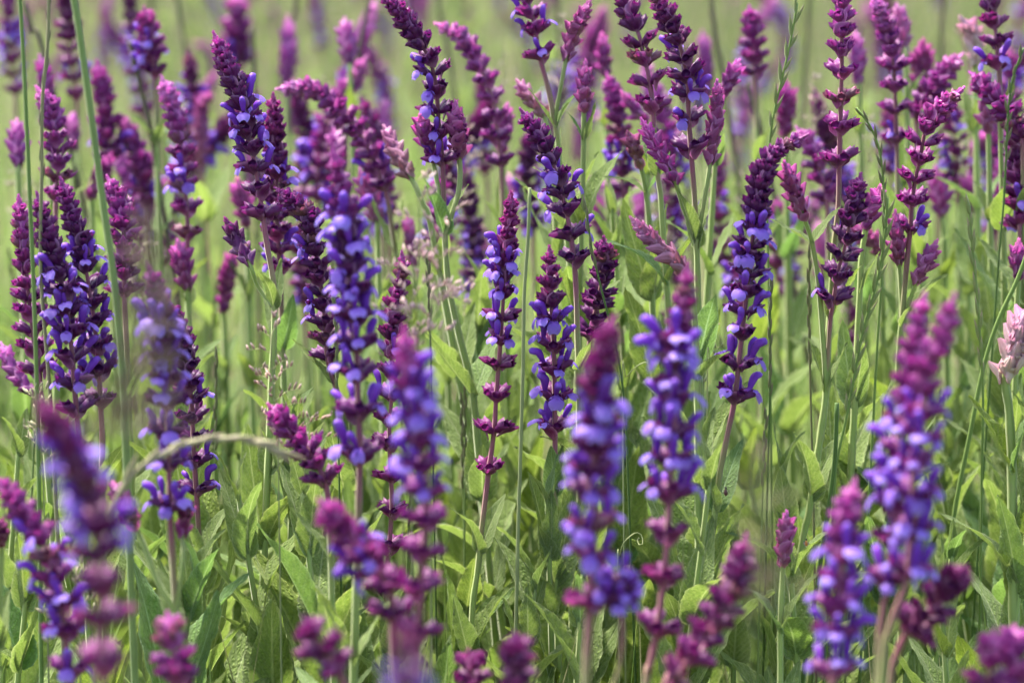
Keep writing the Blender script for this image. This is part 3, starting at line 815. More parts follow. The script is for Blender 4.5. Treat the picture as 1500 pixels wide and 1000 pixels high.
sage('tiny wine tip just showing at the foot of the bare-whorled spike', 1.20, 'tiny wine tip', S('wine', [(688, 965), (692, 990), (695, 1030)], [(697, 1080)], f=(2, 2, 0), g=12))
sage('very blurred faint violet spike in front of the curving pink-tipped spike', 0.98, 'faint blurred violet spike',
     S('wine', [(75, 588), (95, 620), (115, 660), (128, 695), (140, 735), (144, 785), (147, 840), (150, 900), (151, 975)], [(152, 1040)], f=(0.25, 0.62, 0.7), g=18))
sage('short magenta-tipped spike lying sideways over broad sunlit leaves', 1.36, 'sideways magenta spike', S('magenta', [(400, 607), (420, 630), (445, 655), (460, 675), (476, 705)], [(482, 745), (484, 800)], f=(2, 2, 0), g=9))
sage('soft-focus rosy spike slanting in front of the biggest thick blue one', 1.15, 'slanting rosy spike', S('magenta', [(482, 728), (503, 757), (520, 783), (540, 813), (557, 833), (573, 865), (574, 900)], [(576, 960), (580, 1030)], f=(0.45, 0.7, 0.5), g=15))
sage('soft-focus dark spike tip slanting below the slanting rosy spike', 1.10, 'slanting dark tip', S('wine', [(453, 922), (473, 955), (495, 990)], [(515, 1040)], f=(0.6, 1, 0.2), g=11))
sage('soft-edged magenta spike rising under the two-budded soft blue spike', 1.15, 'soft-edged magenta spike', S('magenta', [(243, 925), (252, 965), (262, 1005)], [(266, 1060)], f=(2, 2, 0), g=11))
sage('faint hazy pink-brown spike, the most blurred one, before the rosy-tipped violet spike', 0.76, 'hazy pink-brown spike',
     S('violet', [(598, 905), (600, 945), (602, 995), (603, 1060)], [(604, 1110)], f=(0.4, 1, 0.6), g=22, z=0.6))

# softly blurred, behind
WORD = {'pink': 'pale pink', 'wine': 'wine-red', 'magenta': 'magenta', 'violet': 'dark violet', 'rose': 'dusty rose', 'pale': 'cream pink', 'dark': 'dark', 'brown': 'brown-pink'}
def near(x, y, only_x=False):
    return min(NICK, key=lambda q: abs(q[0] - x) * (4 if only_x else 1) + abs(q[1] - y))[2]
def back(t, D, tip, stem=None, f=None, k='fl', g=13, z=1.0):
    fl = f is not None
    x, y = tip[-1]
    bent = abs(tip[0][0] - x) > 0.6 * abs(y - tip[0][1])
    lab = 'blurred %s%s sage %s behind the %s' % ('bent ' if bent else '', WORD[t], 'spike with blue flowers' if fl else ('bud head' if k == 'bud' else 'flowerless spike'), near(*tip[0]))
    sage(lab, D, None, dict(t=t, tip=tip, stem=stem or [(x + 2, y + 60)], k=k, f=f or (2, 2, 0), g=g, z=z),
         group='blurred sage spikes behind the sharp ones', nodes=None if D < 2 else 0)
F1 = (0.35, 1, 0.55); F2 = (0.5, 1, 0.6)
for a in [
    ('pink', 2.3, [(420, 40), (421, 80), (418, 125)], None, None, 'bud', 13, 1.5),
    ('wine', 2.1, [(436, 130), (446, 180), (450, 225), (447, 290)], None, F1),
    ('wine', 1.9, [(533, 155), (548, 190), (556, 240), (560, 310)], None, F2),
    ('magenta', 1.82, [(487, 202), (492, 225), (498, 255)], None, None, 'bud', 13, 1.1),
    ('rose', 1.75, [(530, 262), (540, 290), (552, 325)], None, None, 'bud', 13, 1.2),
    ('pink', 1.76, [(648, 40), (680, 58), (700, 93), (720, 140), (727, 185), (734, 240)], None, None, 'fl', 17),
    ('violet', 1.95, [(680, 250), (687, 300), (692, 360), (697, 430)], None, F2),
    ('magenta', 1.82, [(893, 120), (903, 150), (907, 200), (909, 240), (913, 280)], None, F2),
    ('pink', 1.76, [(916, 142), (930, 160), (946, 180)], None, None, 'bud', 13, 1.0),
    ('wine', 2.0, [(925, 325), (937, 370), (947, 420), (955, 470)], None, F1),
    ('magenta', 2.0, [(873, 298), (877, 320), (880, 345)], None, None, 'bud', 13, 1.2),
    ('pink', 2.0, [(937, 285), (938, 310), (938, 335)], None, None, 'bud', 13, 1.2),
    ('violet', 2.0, [(776, 195), (773, 240), (774, 290), (780, 335)], None, F2),
    ('rose', 2.0, [(1055, 222), (1053, 270), (1054, 320), (1060, 385)], None, F2),
    ('magenta', 1.92, [(1150, 135), (1151, 165), (1150, 198)], None, None, 'bud', 13, 1.5),
    ('pink', 1.76, [(1176, 198), (1193, 222), (1203, 253), (1211, 290)], None, None, 'fl', 12),
    ('pink', 1.72, [(1279, 2), (1293, 33), (1303, 67), (1308, 100), (1311, 150), (1313, 205)], None, (0.95, 1, 0.4), 'fl', 20),
    ('magenta', 1.92, [(1346, 70), (1346, 100), (1345, 142)], None, None, 'bud', 13, 1.4),
    ('pink', 1.76, [(1404, 88), (1378, 115), (1358, 143), (1342, 172)], None, None, 'fl', 9),
    ('pale', 1.82, [(1412, 35), (1428, 57), (1427, 95)], None, None, 'bud', 13, 1.2),
    ('wine', 1.66, [(1449, -25), (1457, 20), (1460, 47), (1463, 97)], None, (0.8, 1, 0.5), 'fl', 15),
    ('magenta', 1.62, [(1436, 118), (1460, 143), (1483, 173), (1497, 208)], None, None, 'fl', 8),
    ('wine', 1.62, [(1494, 212), (1495, 250), (1494, 290), (1493, 330)], None, (0.7, 1, 0.6), 'fl', 11),
    ('rose', 1.70, [(1443, 143), (1445, 165), (1447, 195)], None, None, 'bud', 13, 1.1),
    ('magenta', 1.92, [(1394, 150), (1398, 190), (1400, 230), (1402, 268)], None, F1),
    ('magenta', 1.88, [(1376, 260), (1379, 285), (1381, 318)], None, None, 'bud', 13, 1.3),
    ('pink', 1.90, [(1417, 266), (1417, 290), (1416, 318)], None, None, 'bud', 13, 1.3),
    ('magenta', 2.1, [(1256, 395), (1252, 440), (1247, 495), (1245, 520)], None, None, 'fl', 12),
    ('magenta', 1.95, [(142, 103), (150, 140), (155, 175), (160, 235)], None, (0.75, 1, 0.6), 'fl', 9, 1.15),
    ('pink', 1.95, [(176, 182), (196, 215), (208, 250), (215, 300)], None, (0.85, 1, 0.6), 'fl', 9, 1.1),
    ('wine', 2.1, [(97, -35), (100, 20), (103, 70), (112, 140)], None, (0.8, 1, 0.6), 'fl', 15),
    ('magenta', 2.3, [(9, -35), (13, 40), (17, 95), (23, 135)], None, F2, 'fl', 16),
    ('wine', 2.3, [(186, -45), (190, 20), (196, 90), (212, 165)], None, F2, 'fl', 20),
    ('wine', 2.2, [(281, 80), (285, 130), (288, 180), (291, 228)], None, F1, 'fl', 14),
    ('pink', 2.4, [(349, 2), (347, 45), (350, 92)], None, (0.9, 1, 0.6), 'fl', 8, 1.4),
    ('pink', 2.0, [(103, 183), (104, 200), (106, 222)], None, None, 'bud', 13, 1.4),
    ('magenta', 1.88, [(158, 238), (148, 258), (134, 290)], None, None, 'bud', 13, 1.3),
    ('pink', 1.88, [(353, 268), (357, 295), (361, 328)], None, None, 'bud', 13, 1.2),
    ('magenta', 1.9, [(342, 375), (334, 410), (328, 455)], None, None, 'bud', 13, 1.3),
    ('wine', 2.2, [(480, 200), (481, 250), (484, 300)], None, F2),
    ('pink', 2.5, [(425, 120), (427, 150), (430, 190)], None, None, 'bud', 13, 1.4),
    ('wine', 2.3, [(705, 120), (708, 180), (712, 250)], None, F2),
    ('magenta', 2.2, [(700, 330), (702, 370), (704, 420)], None, F2),
    ('magenta', 2.1, [(1300, 160), (1302, 200), (1304, 250)], None, F2),
    ('wine', 2.0, [(560, 250), (566, 290), (570, 340)], None, F1),
    ('pink', 2.2, [(1030, 60), (1034, 100), (1036, 140)], None, None, 'bud', 13, 1.4),
    ('wine', 2.0, [(440, 330), (443, 380), (446, 440)], None, F1),
    ('magenta', 1.95, [(1140, 300), (1138, 340), (1137, 390)], None, F2),
    ('rose', 2.1, [(1203, 340), (1205, 370), (1206, 410)], None, None, 'bud', 13, 1.3),
    ('magenta', 2.1, [(1478, 80), (1480, 120), (1481, 170)], None, F2),
    ('pink', 1.85, [(60, 95), (66, 120), (70, 150)], None, None, 'bud', 13, 1.2),
    ('rose', 1.80, [(598, 330), (602, 355), (606, 388)], None, None, 'bud', 13, 1.1),
    ('pink', 1.85, [(742, 160), (738, 190), (736, 222)], None, None, 'bud', 13, 1.2),
    ('magenta', 1.80, [(640, 268), (646, 300), (650, 340)], None, F2, 'fl', 10),
    ('pink', 1.90, [(1256, 60), (1258, 90), (1258, 122)], None, None, 'bud', 13, 1.2),
    ('rose', 1.85, [(1320, 20), (1324, 48), (1326, 80)], None, None, 'bud', 13, 1.2),
    ('magenta', 1.85, [(1100, 20), (1104, 60), (1106, 110)], None, None, 'fl', 10),
    ('pink', 1.90, [(882, 60), (884, 85), (886, 112)], None, None, 'bud', 13, 1.2),
    ('rose', 1.95, [(230, 270), (228, 300), (226, 335)], None, None, 'bud', 13, 1.3),
    ('magenta', 1.9, [(215, 20), (222, 60), (226, 105)], None, F2, 'fl', 12),
    ('pink', 1.8, [(20, 190), (22, 215), (26, 246)], None, None, 'bud', 13, 1.2),
    ('magenta', 2.0, [(1340, 230), (1338, 265), (1338, 310)], None, F2, 'fl', 12),
    ('rose', 1.75, [(1236, 330), (1270, 345), (1290, 372)], None, None, 'bud', 13, 1.1),
    ('pink', 1.85, [(1470, 240), (1468, 268), (1466, 300)], None, None, 'bud', 13, 1.2),
    ('violet', 2.05, [(990, 300), (988, 350), (990, 410)], None, F1, 'fl', 12),
    ('magenta', 1.9, [(1090, 370), (1086, 410), (1084, 455)], None, F2, 'fl', 12),
    ('pink', 1.95, [(505, 40), (508, 66), (512, 98)], None, None, 'bud', 13, 1.2),
]: back(*a)

# ------------------------------------------------------------------ far sages: a few built once, then copied with their parts
def far_proto(seed, tint, kind, fl, H, Ls):
    rr = random.Random(seed)
    c = [Vector((rr.uniform(-0.05, 0.05), rr.uniform(-0.03, 0.03), H)), Vector((rr.uniform(-0.02, 0.02), 0, H - Ls * 0.6)), Vector((0.0, 0, H * 0.5)), Vector((0, 0, 0))]
    P = Path(list(reversed(smooth_path(c, 8 * MM))))
    head, flw = MB(), MB()
    def put(nm, ref, mw, colr, owner):
        (flw if nm == 'flower' else head).add_mb(mb_of(ref), mw, colr); return 1
    emit_spike(P, P.L, Ls, kind, tint, *fl, 15, 1.15, rr, put)
    st = MB(); add_tube(st, P.p, [(1.0 + 1.2 * (1 - q / len(P.p))) * MM for q in range(len(P.p))], 6, lambda s: (0, 0, 1.0 if s > 0.75 else 0.0))
    leafs = [(P.at(s), s) for s in np.arange(0.12, P.L - Ls - 0.03, 0.07)]
    return st.mesh('stem', M['stem']), head.mesh('flower_head', M['head'], True), (flw.mesh('corollas', M['corolla']) if flw.v else None), P, Ls
PROTO = [far_proto(1, 'magenta', 'fl', (0.4, 1, 0.6), 0.56, 0.13), far_proto(2, 'wine', 'fl', (0.35, 1, 0.7), 0.52, 0.15),
         far_proto(3, 'pink', 'bud', (2, 2, 0), 0.50, 0.055), far_proto(4, 'dark', 'fl', (0.3, 1, 0.7), 0.60, 0.16),
         far_proto(5, 'rose', 'bud', (2, 2, 0), 0.55, 0.05), far_proto(6, 'pink', 'fl', (0.6, 1, 0.5), 0.58, 0.12)]
def far_sage(i, x, y, s, rz):
    st, hd, fw, P, Ls = PROTO[i]
    r = bpy.data.objects.new('sage_plant', None); col.objects.link(r)
    r.location = (x, y, 0); r.rotation_euler = (0, 0, rz); r.scale = (s, s, s); r.empty_display_size = 0.02
    bud = fw is None
    tag(r, 'hazy distant %s far back in the meadow' % ('magenta sage spike with blue flowers', 'tall wine-red sage spike', 'small pale pink sage bud', 'tall dark sage spike with many flowers', 'small dusty rose sage bud', 'pink-topped sage spike')[i], 'flower',
        'distant sages far back in the meadow')
    link('stem', st, r).color = (1, 1, 1, 1); link('flower_head', hd, r)
    if fw: link('flower_cluster', fw, r).color = (1, 1, 1, 1)
    rr = random.Random(int(x * 1000) + i)
    for s0 in np.arange(0.14, P.L - Ls - 0.02, 0.08):
        p, T = P.at(s0)
        for q in (0, math.pi): put_leaf(r, None, p, T, rr.uniform(0, 1) + q, R(35), 0.05, rr.randrange(8), (1, 1, 1))
rf = random.Random(77)
for n in range(130):
    y = 2.0 + 5.0 * rf.random() ** 1.5
    x = rf.uniform(-1, 1) * (0.19 * y + 0.25)
    far_sage(rf.choice((0, 1, 2, 2, 3, 4, 4, 5, 5)), x, y, rf.uniform(0.85, 1.08), rf.uniform(0, 6.28))

# ------------------------------------------------------------------ leafy shoots that carry no flower
def shoot(x, y, H, seed, big=1.0, label='leafy green sage shoot deep in the grass behind the sharp spikes'):
    rr = random.Random(seed)
    root = bpy.data.objects.new('sage_shoot', None); col.objects.link(root)
    root.location = (x, y, 0); root.empty_display_size = 0.02
    tag(root, label, 'plant', 'leafy sage shoots')
    base = Matrix.Translation((x, y, 0))
    c = [Vector((x + rr.uniform(-0.03, 0.03), y + rr.uniform(-0.03, 0.03), H)), Vector((x + rr.uniform(-0.012, 0.012), y, H * 0.55)), Vector((x, y, 0))]
    P = Path(list(reversed(smooth_path(c, 8 * MM))))
    mb = MB(); n = len(P.p)
    add_tube(mb, P.p, [(1.2 + 1.4 * (1 - q / n)) * MM for q in range(n)], 8, square=0.1)
    link('stem', mb.mesh('stem', M['stem']), root, Matrix.Identity(4), base, (rr.uniform(0.9, 1.1),) * 3)
    s, az, L = P.L - 0.004, rr.uniform(0, 3), 26
    while s > 0.03:
        top = P.L - s
        leaf_pair(root, base, P, s, L * MM * big * rr.uniform(0.85, 1.15), rr, az, min(26, 8 + top * 130))
        az += math.pi / 2 + rr.uniform(-0.2, 0.2); s -= rr.uniform(0.022, 0.036) + top * 0.18; L = min(82, L + 17)
for n, (px, D, H) in enumerate([(30, 1.45, .37), (70, 1.6, .38), (205, 1.42, .365), (330, 1.5, .43), (300, 1.62, .37), (400, 1.46, .395), (440, 1.5, .43), (430, 1.6, .38), (490, 1.43, .40), (520, 1.55, .40),
        (350, 1.75, .36), (655, 1.55, .35), (720, 1.7, .33), (740, 1.8, .36), (850, 1.5, .39), (870, 1.44, .36), (830, 1.7, .38), (920, 1.6, .40), (1000, 1.45, .41), (1010, 1.7, .42), (1085, 1.55, .34),
        (1178, 1.48, .41), (1190, 1.55, .42), (1240, 1.7, .37), (1300, 1.6, .38), (1380, 1.5, .36), (1420, 1.65, .39), (1480, 1.47, .44), (1490, 1.6, .42), (1340, 1.8, .35),
        (640, 1.7, .47), (860, 1.72, .49), (930, 1.68, .52), (120, 1.75, .38), (-40, 1.55, .40), (1560, 1.6, .40), (560, 1.8, .36), (1050, 1.85, .37), (160, 1.5, .35), (245, 1.7, .36), (590, 1.45, .34), (770, 1.46, .345), (1450, 1.42, .35), (1130, 1.7, .38)]):
    shoot(pix(px, 700, D).x, D, H, 300 + n, 0.85 + 0.3 * random.random(), '%s leafy sage shoot without flowers at the foot of the %s' % ('tall' if H > 0.395 else 'low', near(px, 700, True)))
rs = random.Random(9)
for n in range(34):
    y = rs.uniform(1.75, 3.2)
    shoot(rs.uniform(-1, 1) * (0.19 * y + 0.15), y, rs.uniform(0.26, 0.42), 500 + n, rs.uniform(0.8, 1.15))

# ------------------------------------------------------------------ grass stalks one can tell apart
def mb_spikelet(L, w, tint, tint2):
    mb = MB(); v, g = [], []; n = 6; m = 6
    for j in range(m):
        t = j / (m - 1); r = w * 0.5 * math.sin(math.pi * (0.08 + 0.92 * t ** 0.8)) * (1 - 0.2 * t) + 0.00008
        for k in range(n):
            a = 2 * math.pi * k / n
            rr_ = r * (1.0 + 0.18 * math.cos(3 * a + 3 * t))
            v.append((rr_ * math.cos(a), rr_ * 0.6 * math.sin(a) + 0.05 * L * t * t, L * t)); g.append((0, t, 0))
    mb.add(v, grid_faces(n, m, True), g, tint)
    mb.t[-n * 2:] = [tint2] * (n * 2)
    return mb
SPK = {'green': [mb_spikelet(L * MM, 2.3 * MM, (0.22, 0.27, 0.09), (0.33, 0.29, 0.16)).mesh('spikelet', M['straw'], True) for L in (11, 12.5, 14)],
       'tan': [mb_spikelet(L * MM, 3.0 * MM, (0.30, 0.28, 0.15), (0.42, 0.33, 0.24)).mesh('spikelet', M['straw'], True) for L in (13, 15)],
       'dark': [mb_spikelet(L * MM, 1.9 * MM, (0.16, 0.17, 0.07), (0.22, 0.17, 0.11)).mesh('spikelet', M['straw'], True) for L in (8, 9.5)]}

def stalk(label, D, pts, r_top, r_bot, tint, seed=0, kind=None, step=7.0, group=None, ground_z=0.0, spread=14, dbot=0.0):
    rr = random.Random(7000 + seed)
    w = [pix(x, y, D) for x, y in pts]
    nl = w[-1]; sl = (w[-1] - w[-2]); sl = sl / max(1e-5, -sl.z)
    kx = max(-0.3, min(0.3, sl.x))
    b = Vector((nl.x + kx * nl.z * 0.6, D + dbot, ground_z))
    c = w + [Vector((nl.x + kx * nl.z * 0.37, D + dbot * 0.5, nl.z * 0.5)), b]
    P = Path(list(reversed(smooth_path(c, 6 * MM))))
    root = bpy.data.objects.new('grass_stalk', None); col.objects.link(root); root.location = b; root.empty_display_size = 0.02
    tag(root, label, 'grass', group)
    base = Matrix.Translation(b); mb = MB(); n = len(P.p)
    add_tube(mb, P.p, [(r_bot + (r_top - r_bot) * q / n) * MM for q in range(n)], 6, tint=tint)
    link('stem', mb.mesh('stem', M['straw'], True), root, Matrix.Identity(4), base)
    if kind:
        mk, length = kind; s = 0.0; side = 1
        while s < length:
            p, T = P.at(P.L - s - 0.006)
            X = T.cross(Vector((0, 1, 0))).normalized(); Y = T.cross(X)
            m = basis(X, Y, T, p) @ Matrix.Rotation(rr.uniform(-0.5, 0.5), 4, 'Z') @ Matrix.Rotation(side * R(spread + rr.uniform(-4, 4)), 4, 'Y') @ Matrix.Scale(rr.uniform(0.85, 1.1), 4)
            link('spikelet', rr.choice(SPK[mk]), root, m, base)
            side = -side; s += step * MM * rr.uniform(0.85, 1.15)
    return root
GS, GD, GB = (0.17, 0.26, 0.06), (0.08, 0.15, 0.03), (0.20, 0.17, 0.10)
stalk('thick smooth green grass stalk slanting across the close flowering pair', 1.36, [(100, -40), (112, 20), (128, 130), (150, 290), (168, 420), (180, 560), (186, 700)], 1.7, 1.9, (0.19, 0.28, 0.085), 1)
stalk('thin straight green stalk beside the wavy brownish one', 1.42, [(27, -30), (33, 60), (42, 250), (52, 500), (58, 760), (60, 950)], 1.0, 1.3, (0.15, 0.24, 0.06), 2)
stalk('wavy brownish grass stalk between the two smooth green stalks', 1.44, [(72, -30), (70, 60), (62, 150), (61, 250), (60, 400), (72, 560), (80, 700)], 0.9, 1.2, (0.25, 0.24, 0.12), 3, ('dark', 0.10), 9, spread=5)
stalk('green rye-like seed head curving beside the dark branch of the spiny-whorled spike', 1.50, [(1300, 290), (1296, 345), (1285, 410), (1265, 480), (1253, 540), (1240, 610), (1225, 680), (1220, 760)], 0.7, 1.0, GS, 4, ('green', 0.115), 5.5)
stalk('drooping green grass head hooked over beside the tall spiny-whorled spike', 1.53, [(1254, 158), (1275, 185), (1288, 220), (1294, 270), (1294, 340), (1290, 430), (1282, 560)], 0.6, 1.0, GS, 5, ('dark', 0.055), 5)
stalk('tall straight grass spike rising between the hooked purple and spiny-whorled spikes', 1.58, [(1168, 5), (1158, 60), (1148, 105), (1135, 160), (1127, 215), (1124, 330), (1127, 480)], 0.6, 1.0, GS, 6, ('green', 0.075), 6)
stalk('slender olive grass spike below the rosy bud of the spiny-whorled spike', 1.52, [(1187, 335), (1185, 420), (1186, 520), (1189, 640), (1192, 760)], 0.5, 0.9, (0.19, 0.19, 0.08), 7, ('dark', 0.07), 6, spread=6)
stalk('long wavy green grass spike beyond the rosy bent spike with forking buds', 1.52, [(1420, 300), (1424, 360), (1431, 430), (1436, 500), (1440, 580), (1438, 700), (1436, 850)], 0.6, 1.0, GS, 8, ('green', 0.09), 7, spread=7)
stalk('bare green stalk slanting up past the cream fading spike', 1.55, [(1512, 350), (1490, 410), (1462, 470), (1440, 540), (1420, 640), (1400, 740), (1385, 860)], 1.2, 1.4, GS, 9)
stalk('dark green stalk standing straight below the rye-like seed head', 1.48, [(1226, 590), (1222, 680), (1208, 780), (1193, 880), (1180, 960)], 1.2, 1.4, GD, 10)
stalk('grey-brown grass head arching over to the right in front of the furry dark spike', 1.2, [(425, 668), (395, 655), (350, 643), (300, 645), (255, 656), (215, 680), (185, 705), (160, 760), (150, 850)], 1.0, 1.1, (0.30, 0.27, 0.17), 11, ('tan', 0.085), 6, spread=8)
stalk('dark thin grass spike leaning above the rosy bent spike with forking buds', 1.60, [(1500, 70), (1485, 110), (1478, 150), (1475, 200), (1470, 300), (1460, 420)], 0.6, 0.9, GD, 12, ('dark', 0.06), 5)
stalk('fine dark grass spike hanging between the tilted dark and compact blackish spikes', 1.49, [(855, 293), (862, 330), (866, 360), (880, 420), (905, 520), (915, 600), (920, 700)], 0.5, 0.8, GD, 13, ('dark', 0.035), 6, spread=5)
stalk('straight dark grass spike beside the lower tiers of the hooked purple spike', 1.50, [(1130, 405), (1128, 470), (1128, 560), (1125, 680), (1122, 800)], 0.5, 0.8, GD, 14, ('dark', 0.06), 5, spread=5)
stalk('pale upright stalk between the bare-whorled and five-tiered violet spikes', 1.46, [(776, 275), (774, 340), (768, 430), (766, 540), (762, 680), (758, 820)], 0.9, 1.1, (0.24, 0.28, 0.12), 15)
bs = random.Random(31)
for n, (x0, y0, x1, y1, D) in enumerate([(545, -20, 500, 260, 2.1), (1040, -30, 1065, 150, 2.2), (1095, 120, 1120, 220, 2.0), (190, 60, 230, 250, 1.9), (35, 0, 70, 100, 2.0), (440, -20, 425, 90, 2.4), (640, -20, 655, 70, 2.4), (255, -20, 275, 120, 2.5), (1000, 130, 1010, 330, 2.3),
                                            (815, -20, 818, 90, 2.5), (1185, -20, 1178, 120, 2.4), (1385, -20, 1380, 110, 2.4), (370, 40, 375, 220, 2.2), (220, -20, 230, 110, 2.6)]):
    stalk('blurred brown dry %s behind the %s' % ('seed stalk' if n % 2 else 'bare stalk', near(x0, y0)), D, [(x0, y0), ((x0 + x1) / 2 + bs.uniform(-5, 5), (y0 + y1) / 2), (x1, y1)], 1.7, 2.2, (0.11, 0.09, 0.055), 40 + n, ('dark', 0.05) if n % 2 else None, 7, 'blurred dry stalks')
for n in range(26):
    D = bs.uniform(1.45, 2.2); x = bs.uniform(-20, 1520); y = bs.uniform(330, 640); k = bs.uniform(-35, 35)
    stalk('thin %s grass stem and seed head beside the %s' % ('light green' if n % 3 else 'dark green', near(x, y)), D, [(x + k, y), (x + k * 0.5, y + 120), (x, y + 300)], 0.4, 0.8, (0.17, 0.25, 0.06) if n % 3 else GD, 80 + n, ('dark', bs.uniform(0.03, 0.06)), 6, 'slim green grass stems', spread=6)

# loose plumes
def panicle(label, D, pts, length, tint, tint2, seed, group=None, nb=9, blen=26, sl=3.9, sw=1.7):
    rr = random.Random(seed)
    w = [pix(x, y, D) for x, y in pts]
    b = Vector((w[-1].x + (w[-1].x - w[-2].x) * 0.3, D, 0))
    P = Path(list(reversed(smooth_path(w + [Vector((w[-1].x, D, w[-1].z * 0.5)), b], 6 * MM))))
    root = bpy.data.objects.new('grass_plume', None); col.objects.link(root); root.location = b; root.empty_display_size = 0.02
    tag(root, label, 'grass', group); base = Matrix.Translation(b)
    mb = MB(); n = len(P.p); add_tube(mb, P.p, [(1.0 - 0.75 * q / n) * MM for q in range(n)], 5, tint=(0.24, 0.27, 0.12))
    link('stem', mb.mesh('stem', M['straw'], True), root, Matrix.Identity(4), base)
    for i in range(nb):
        f = i / (nb - 1); p, T = P.at(P.L - length * f)
        X = T.cross(Vector((0, 1, 0))).normalized(); Y = T.cross(X)
        for q in range(rr.choice((1, 2, 2, 3))):
            az = rr.uniform(0, 6.28); O = X * math.cos(az) + Y * math.sin(az); L = blen * MM * (0.25 + 0.75 * f) * rr.uniform(0.7, 1.2)
            e = p + (O * 0.85 + T * rr.uniform(0.2, 0.7) - Vector((0, 0, 0.15))).normalized() * L
            m2 = p.lerp(e, 0.5) + T * L * 0.12
            bm = MB(); bp = smooth_path([p, m2, e], 3 * MM)
            if len(bp) < 2: continue
            add_tube(bm, bp, [0.16 * MM] * len(bp), 4, tint=(0.36, 0.33, 0.18))
            for bi in range(1, len(bp)):
                if rr.random() < 0.85:
                    d = (T * 0.7 + O * rr.uniform(-0.3, 0.9) + Vector((rr.uniform(-.4, .4), rr.uniform(-.4, .4), rr.uniform(-.3, .3)))).normalized()
                    x_ = d.orthogonal().normalized()
                    bm.add_mb(mb_spikelet(sl * MM * rr.uniform(0.8, 1.2), sw * MM, jit(tint, rr, 0.2), jit(tint2, rr, 0.2)), basis(x_, d.cross(x_), d, bp[bi]))
            link('seed_branch', bm.mesh('seed_branch', M['straw'], True), root, Matrix.Identity(4), base)
    return root
PK, PK2 = (0.46, 0.31, 0.30), (0.58, 0.40, 0.40)
panicle('loose pale pink grass plume under the dusty leaning bud', 1.32, [(610, 265), (615, 330), (610, 420), (602, 520)], 0.075, PK, PK2, 1)
panicle('pale pink grass plume drifting across the thick green stem', 1.33, [(668, 288), (655, 340), (640, 420), (630, 520)], 0.06, PK, PK2, 2, blen=30)
panicle('brown and pink grass plume over wide leaves below the leaning dark spike', 1.40, [(395, 470), (398, 530), (404, 600), (408, 700)], 0.065, (0.34, 0.22, 0.16), PK2, 3)
panicle('very blurred brown grass plume before the two-budded soft blue spike', 0.84, [(222, 335), (215, 430), (205, 530), (196, 680)], 0.065, (0.13, 0.085, 0.06), (0.16, 0.09, 0.10), 4, nb=24, blen=16, sl=5, sw=2.2)
panicle('very blurred brown plume before the lone low bud', 0.80, [(1112, 680), (1110, 770), (1105, 880), (1100, 980)], 0.05, (0.16, 0.12, 0.07), (0.20, 0.12, 0.10), 5, nb=9, blen=16, sl=4, sw=1.6)
panicle('small straw plume at the foot of the thin straight green stalk', 1.42, [(45, 570), (55, 610), (62, 680), (66, 800)], 0.04, (0.34, 0.33, 0.18), (0.42, 0.38, 0.24), 6, blen=22)
panicle('greenish plume behind the soft tiered violet spike', 1.55, [(1040, 470), (1035, 510), (1030, 570), (1028, 660)], 0.035, (0.3, 0.3, 0.16), (0.4, 0.36, 0.22), 7, blen=12)
panicle('small faded plume beside the curving pink-tipped spike', 1.35, [(110, 830), (112, 880), (116, 940), (118, 1000)], 0.035, (0.34, 0.33, 0.18), (0.42, 0.38, 0.24), 9, blen=18)
for n, (x, y, D) in enumerate([(200, 330, 1.75), (590, 440, 1.7), (700, 400, 1.8), (1190, 120, 1.9), (830, 30, 2.0), (680, 180, 1.85), (30, 230, 2.0), (1405, 190, 1.9), (1270, 180, 2.0), (480, 120, 2.2), (735, 70, 2.1), (960, 280, 2.0), (1090, 260, 2.0)]):
    panicle('blurred pale seed plume behind the %s' % near(x, y), D, [(x, y), (x + 4, y + 50), (x - 4, y + 130), (x, y + 230)], 0.05, (0.42, 0.34, 0.26), (0.55, 0.42, 0.38), 60 + n, 'blurred pale plumes', 8, 20)

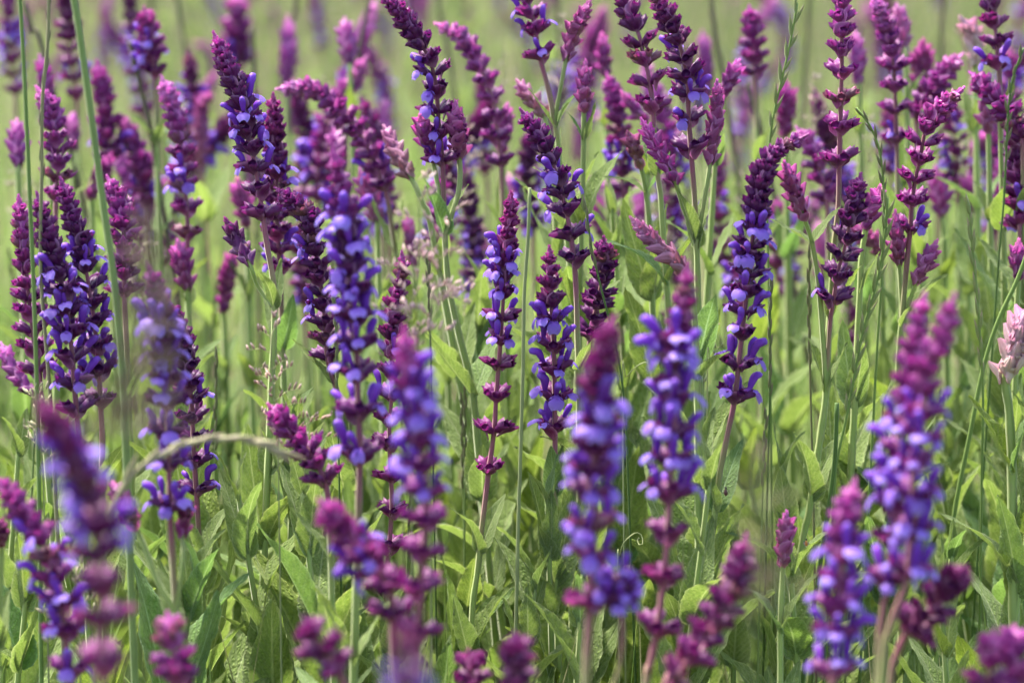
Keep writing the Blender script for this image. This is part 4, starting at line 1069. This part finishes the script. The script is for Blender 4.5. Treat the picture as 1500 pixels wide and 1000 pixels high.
# tendrils of a climbing vetch
def tendril(label, D, ctrl, seed):
    w = [pix(x, y, D) for x, y in ctrl]
    c = [p + Vector((0, 0.004 * math.sin(i * 1.7), 0)) for i, p in enumerate(w)]
    c = [Vector((c[0].x + 0.01, D, 0.0)), Vector((c[0].x + 0.004, D, c[0].z * 0.5))] + c
    p = smooth_path(c, 2.5 * MM); mb = MB(); n = len(p)
    add_tube(mb, p, [(0.75 - 0.45 * q / n) * MM for q in range(n)], 6, tint=(0.38, 0.42, 0.18))
    tag(link('tendril', mb.mesh('tendril', M['straw'], True)), label, 'tendril')
tendril('thin pale tendril ending in a spiral curl beside the bushy soft blue spike', 1.47, [(905, 850), (908, 818), (912, 797), (920, 785), (932, 781), (940, 786), (941, 794), (936, 796), (934, 791), (937, 789)], 1)
tendril('fine yellow tendril arching between the bushy and tiered soft spikes', 1.49, [(912, 580), (918, 556), (928, 540), (940, 530), (950, 533), (955, 542)], 2)
tendril('pale short tendril curving up behind the soft tiered violet spike', 1.49, [(1036, 560), (1042, 535), (1050, 515), (1058, 500)], 3)

# two small insects
def insect(label, x, y, D, tint, L, wings):
    p = pix(x, y, D)
    root = bpy.data.objects.new('beetle' if not wings else 'fly', None); col.objects.link(root); root.location = p; root.empty_display_size = 0.005
    tag(root, label, 'insect')
    b = MB(); b.add_mb(mb_spikelet(L, L * 0.55, tint, tint), Matrix.Identity(4)); link('body', b.mesh('body', M['bug'], True), root)
    h = MB(); h.add_mb(mb_spikelet(L * 0.35, L * 0.34, (0.02, 0.015, 0.01), (0.02, 0.015, 0.01)), Matrix.Translation((0, 0, L * 0.9))); link('head', h.mesh('head', M['bug'], True), root)
    for s in (-1, 1):
        for k in (0.3, 0.5, 0.7):
            l = MB(); add_tube(l, [Vector((s * L * 0.15, 0, L * k)), Vector((s * L * 0.42, 0, L * (k + 0.1))), Vector((s * L * 0.5, L * 0.2, L * (k - 0.1)))], [0.05 * L * 0.6] * 3, 4, tint=(0.02, 0.015, 0.01))
            link('leg', l.mesh('leg', M['bug'], True), root)
        if wings:
            w = MB(); w.add_mb(mb_spikelet(L * 0.9, L * 0.32, (0.3, 0.26, 0.2), (0.35, 0.3, 0.24)), Matrix.Rotation(s * 0.5, 4, 'Y') @ Matrix.Rotation(math.pi, 4, 'X') @ Matrix.Translation((s * L * 0.1, 0, -L * 0.75)) @ Matrix.Diagonal((1, 0.25, 1, 1)))
            link('wing', w.mesh('wing', M['bug'], True), root)
insect('tiny orange and black fly on a leaf by the lone low bud', 1181, 799, 1.455, (0.45, 0.16, 0.03), 3.2 * MM, True)
insect('small dark brown beetle on the leaf base under the hooked purple spike', 1063, 726, 1.445, (0.06, 0.012, 0.015), 4.0 * MM, False)
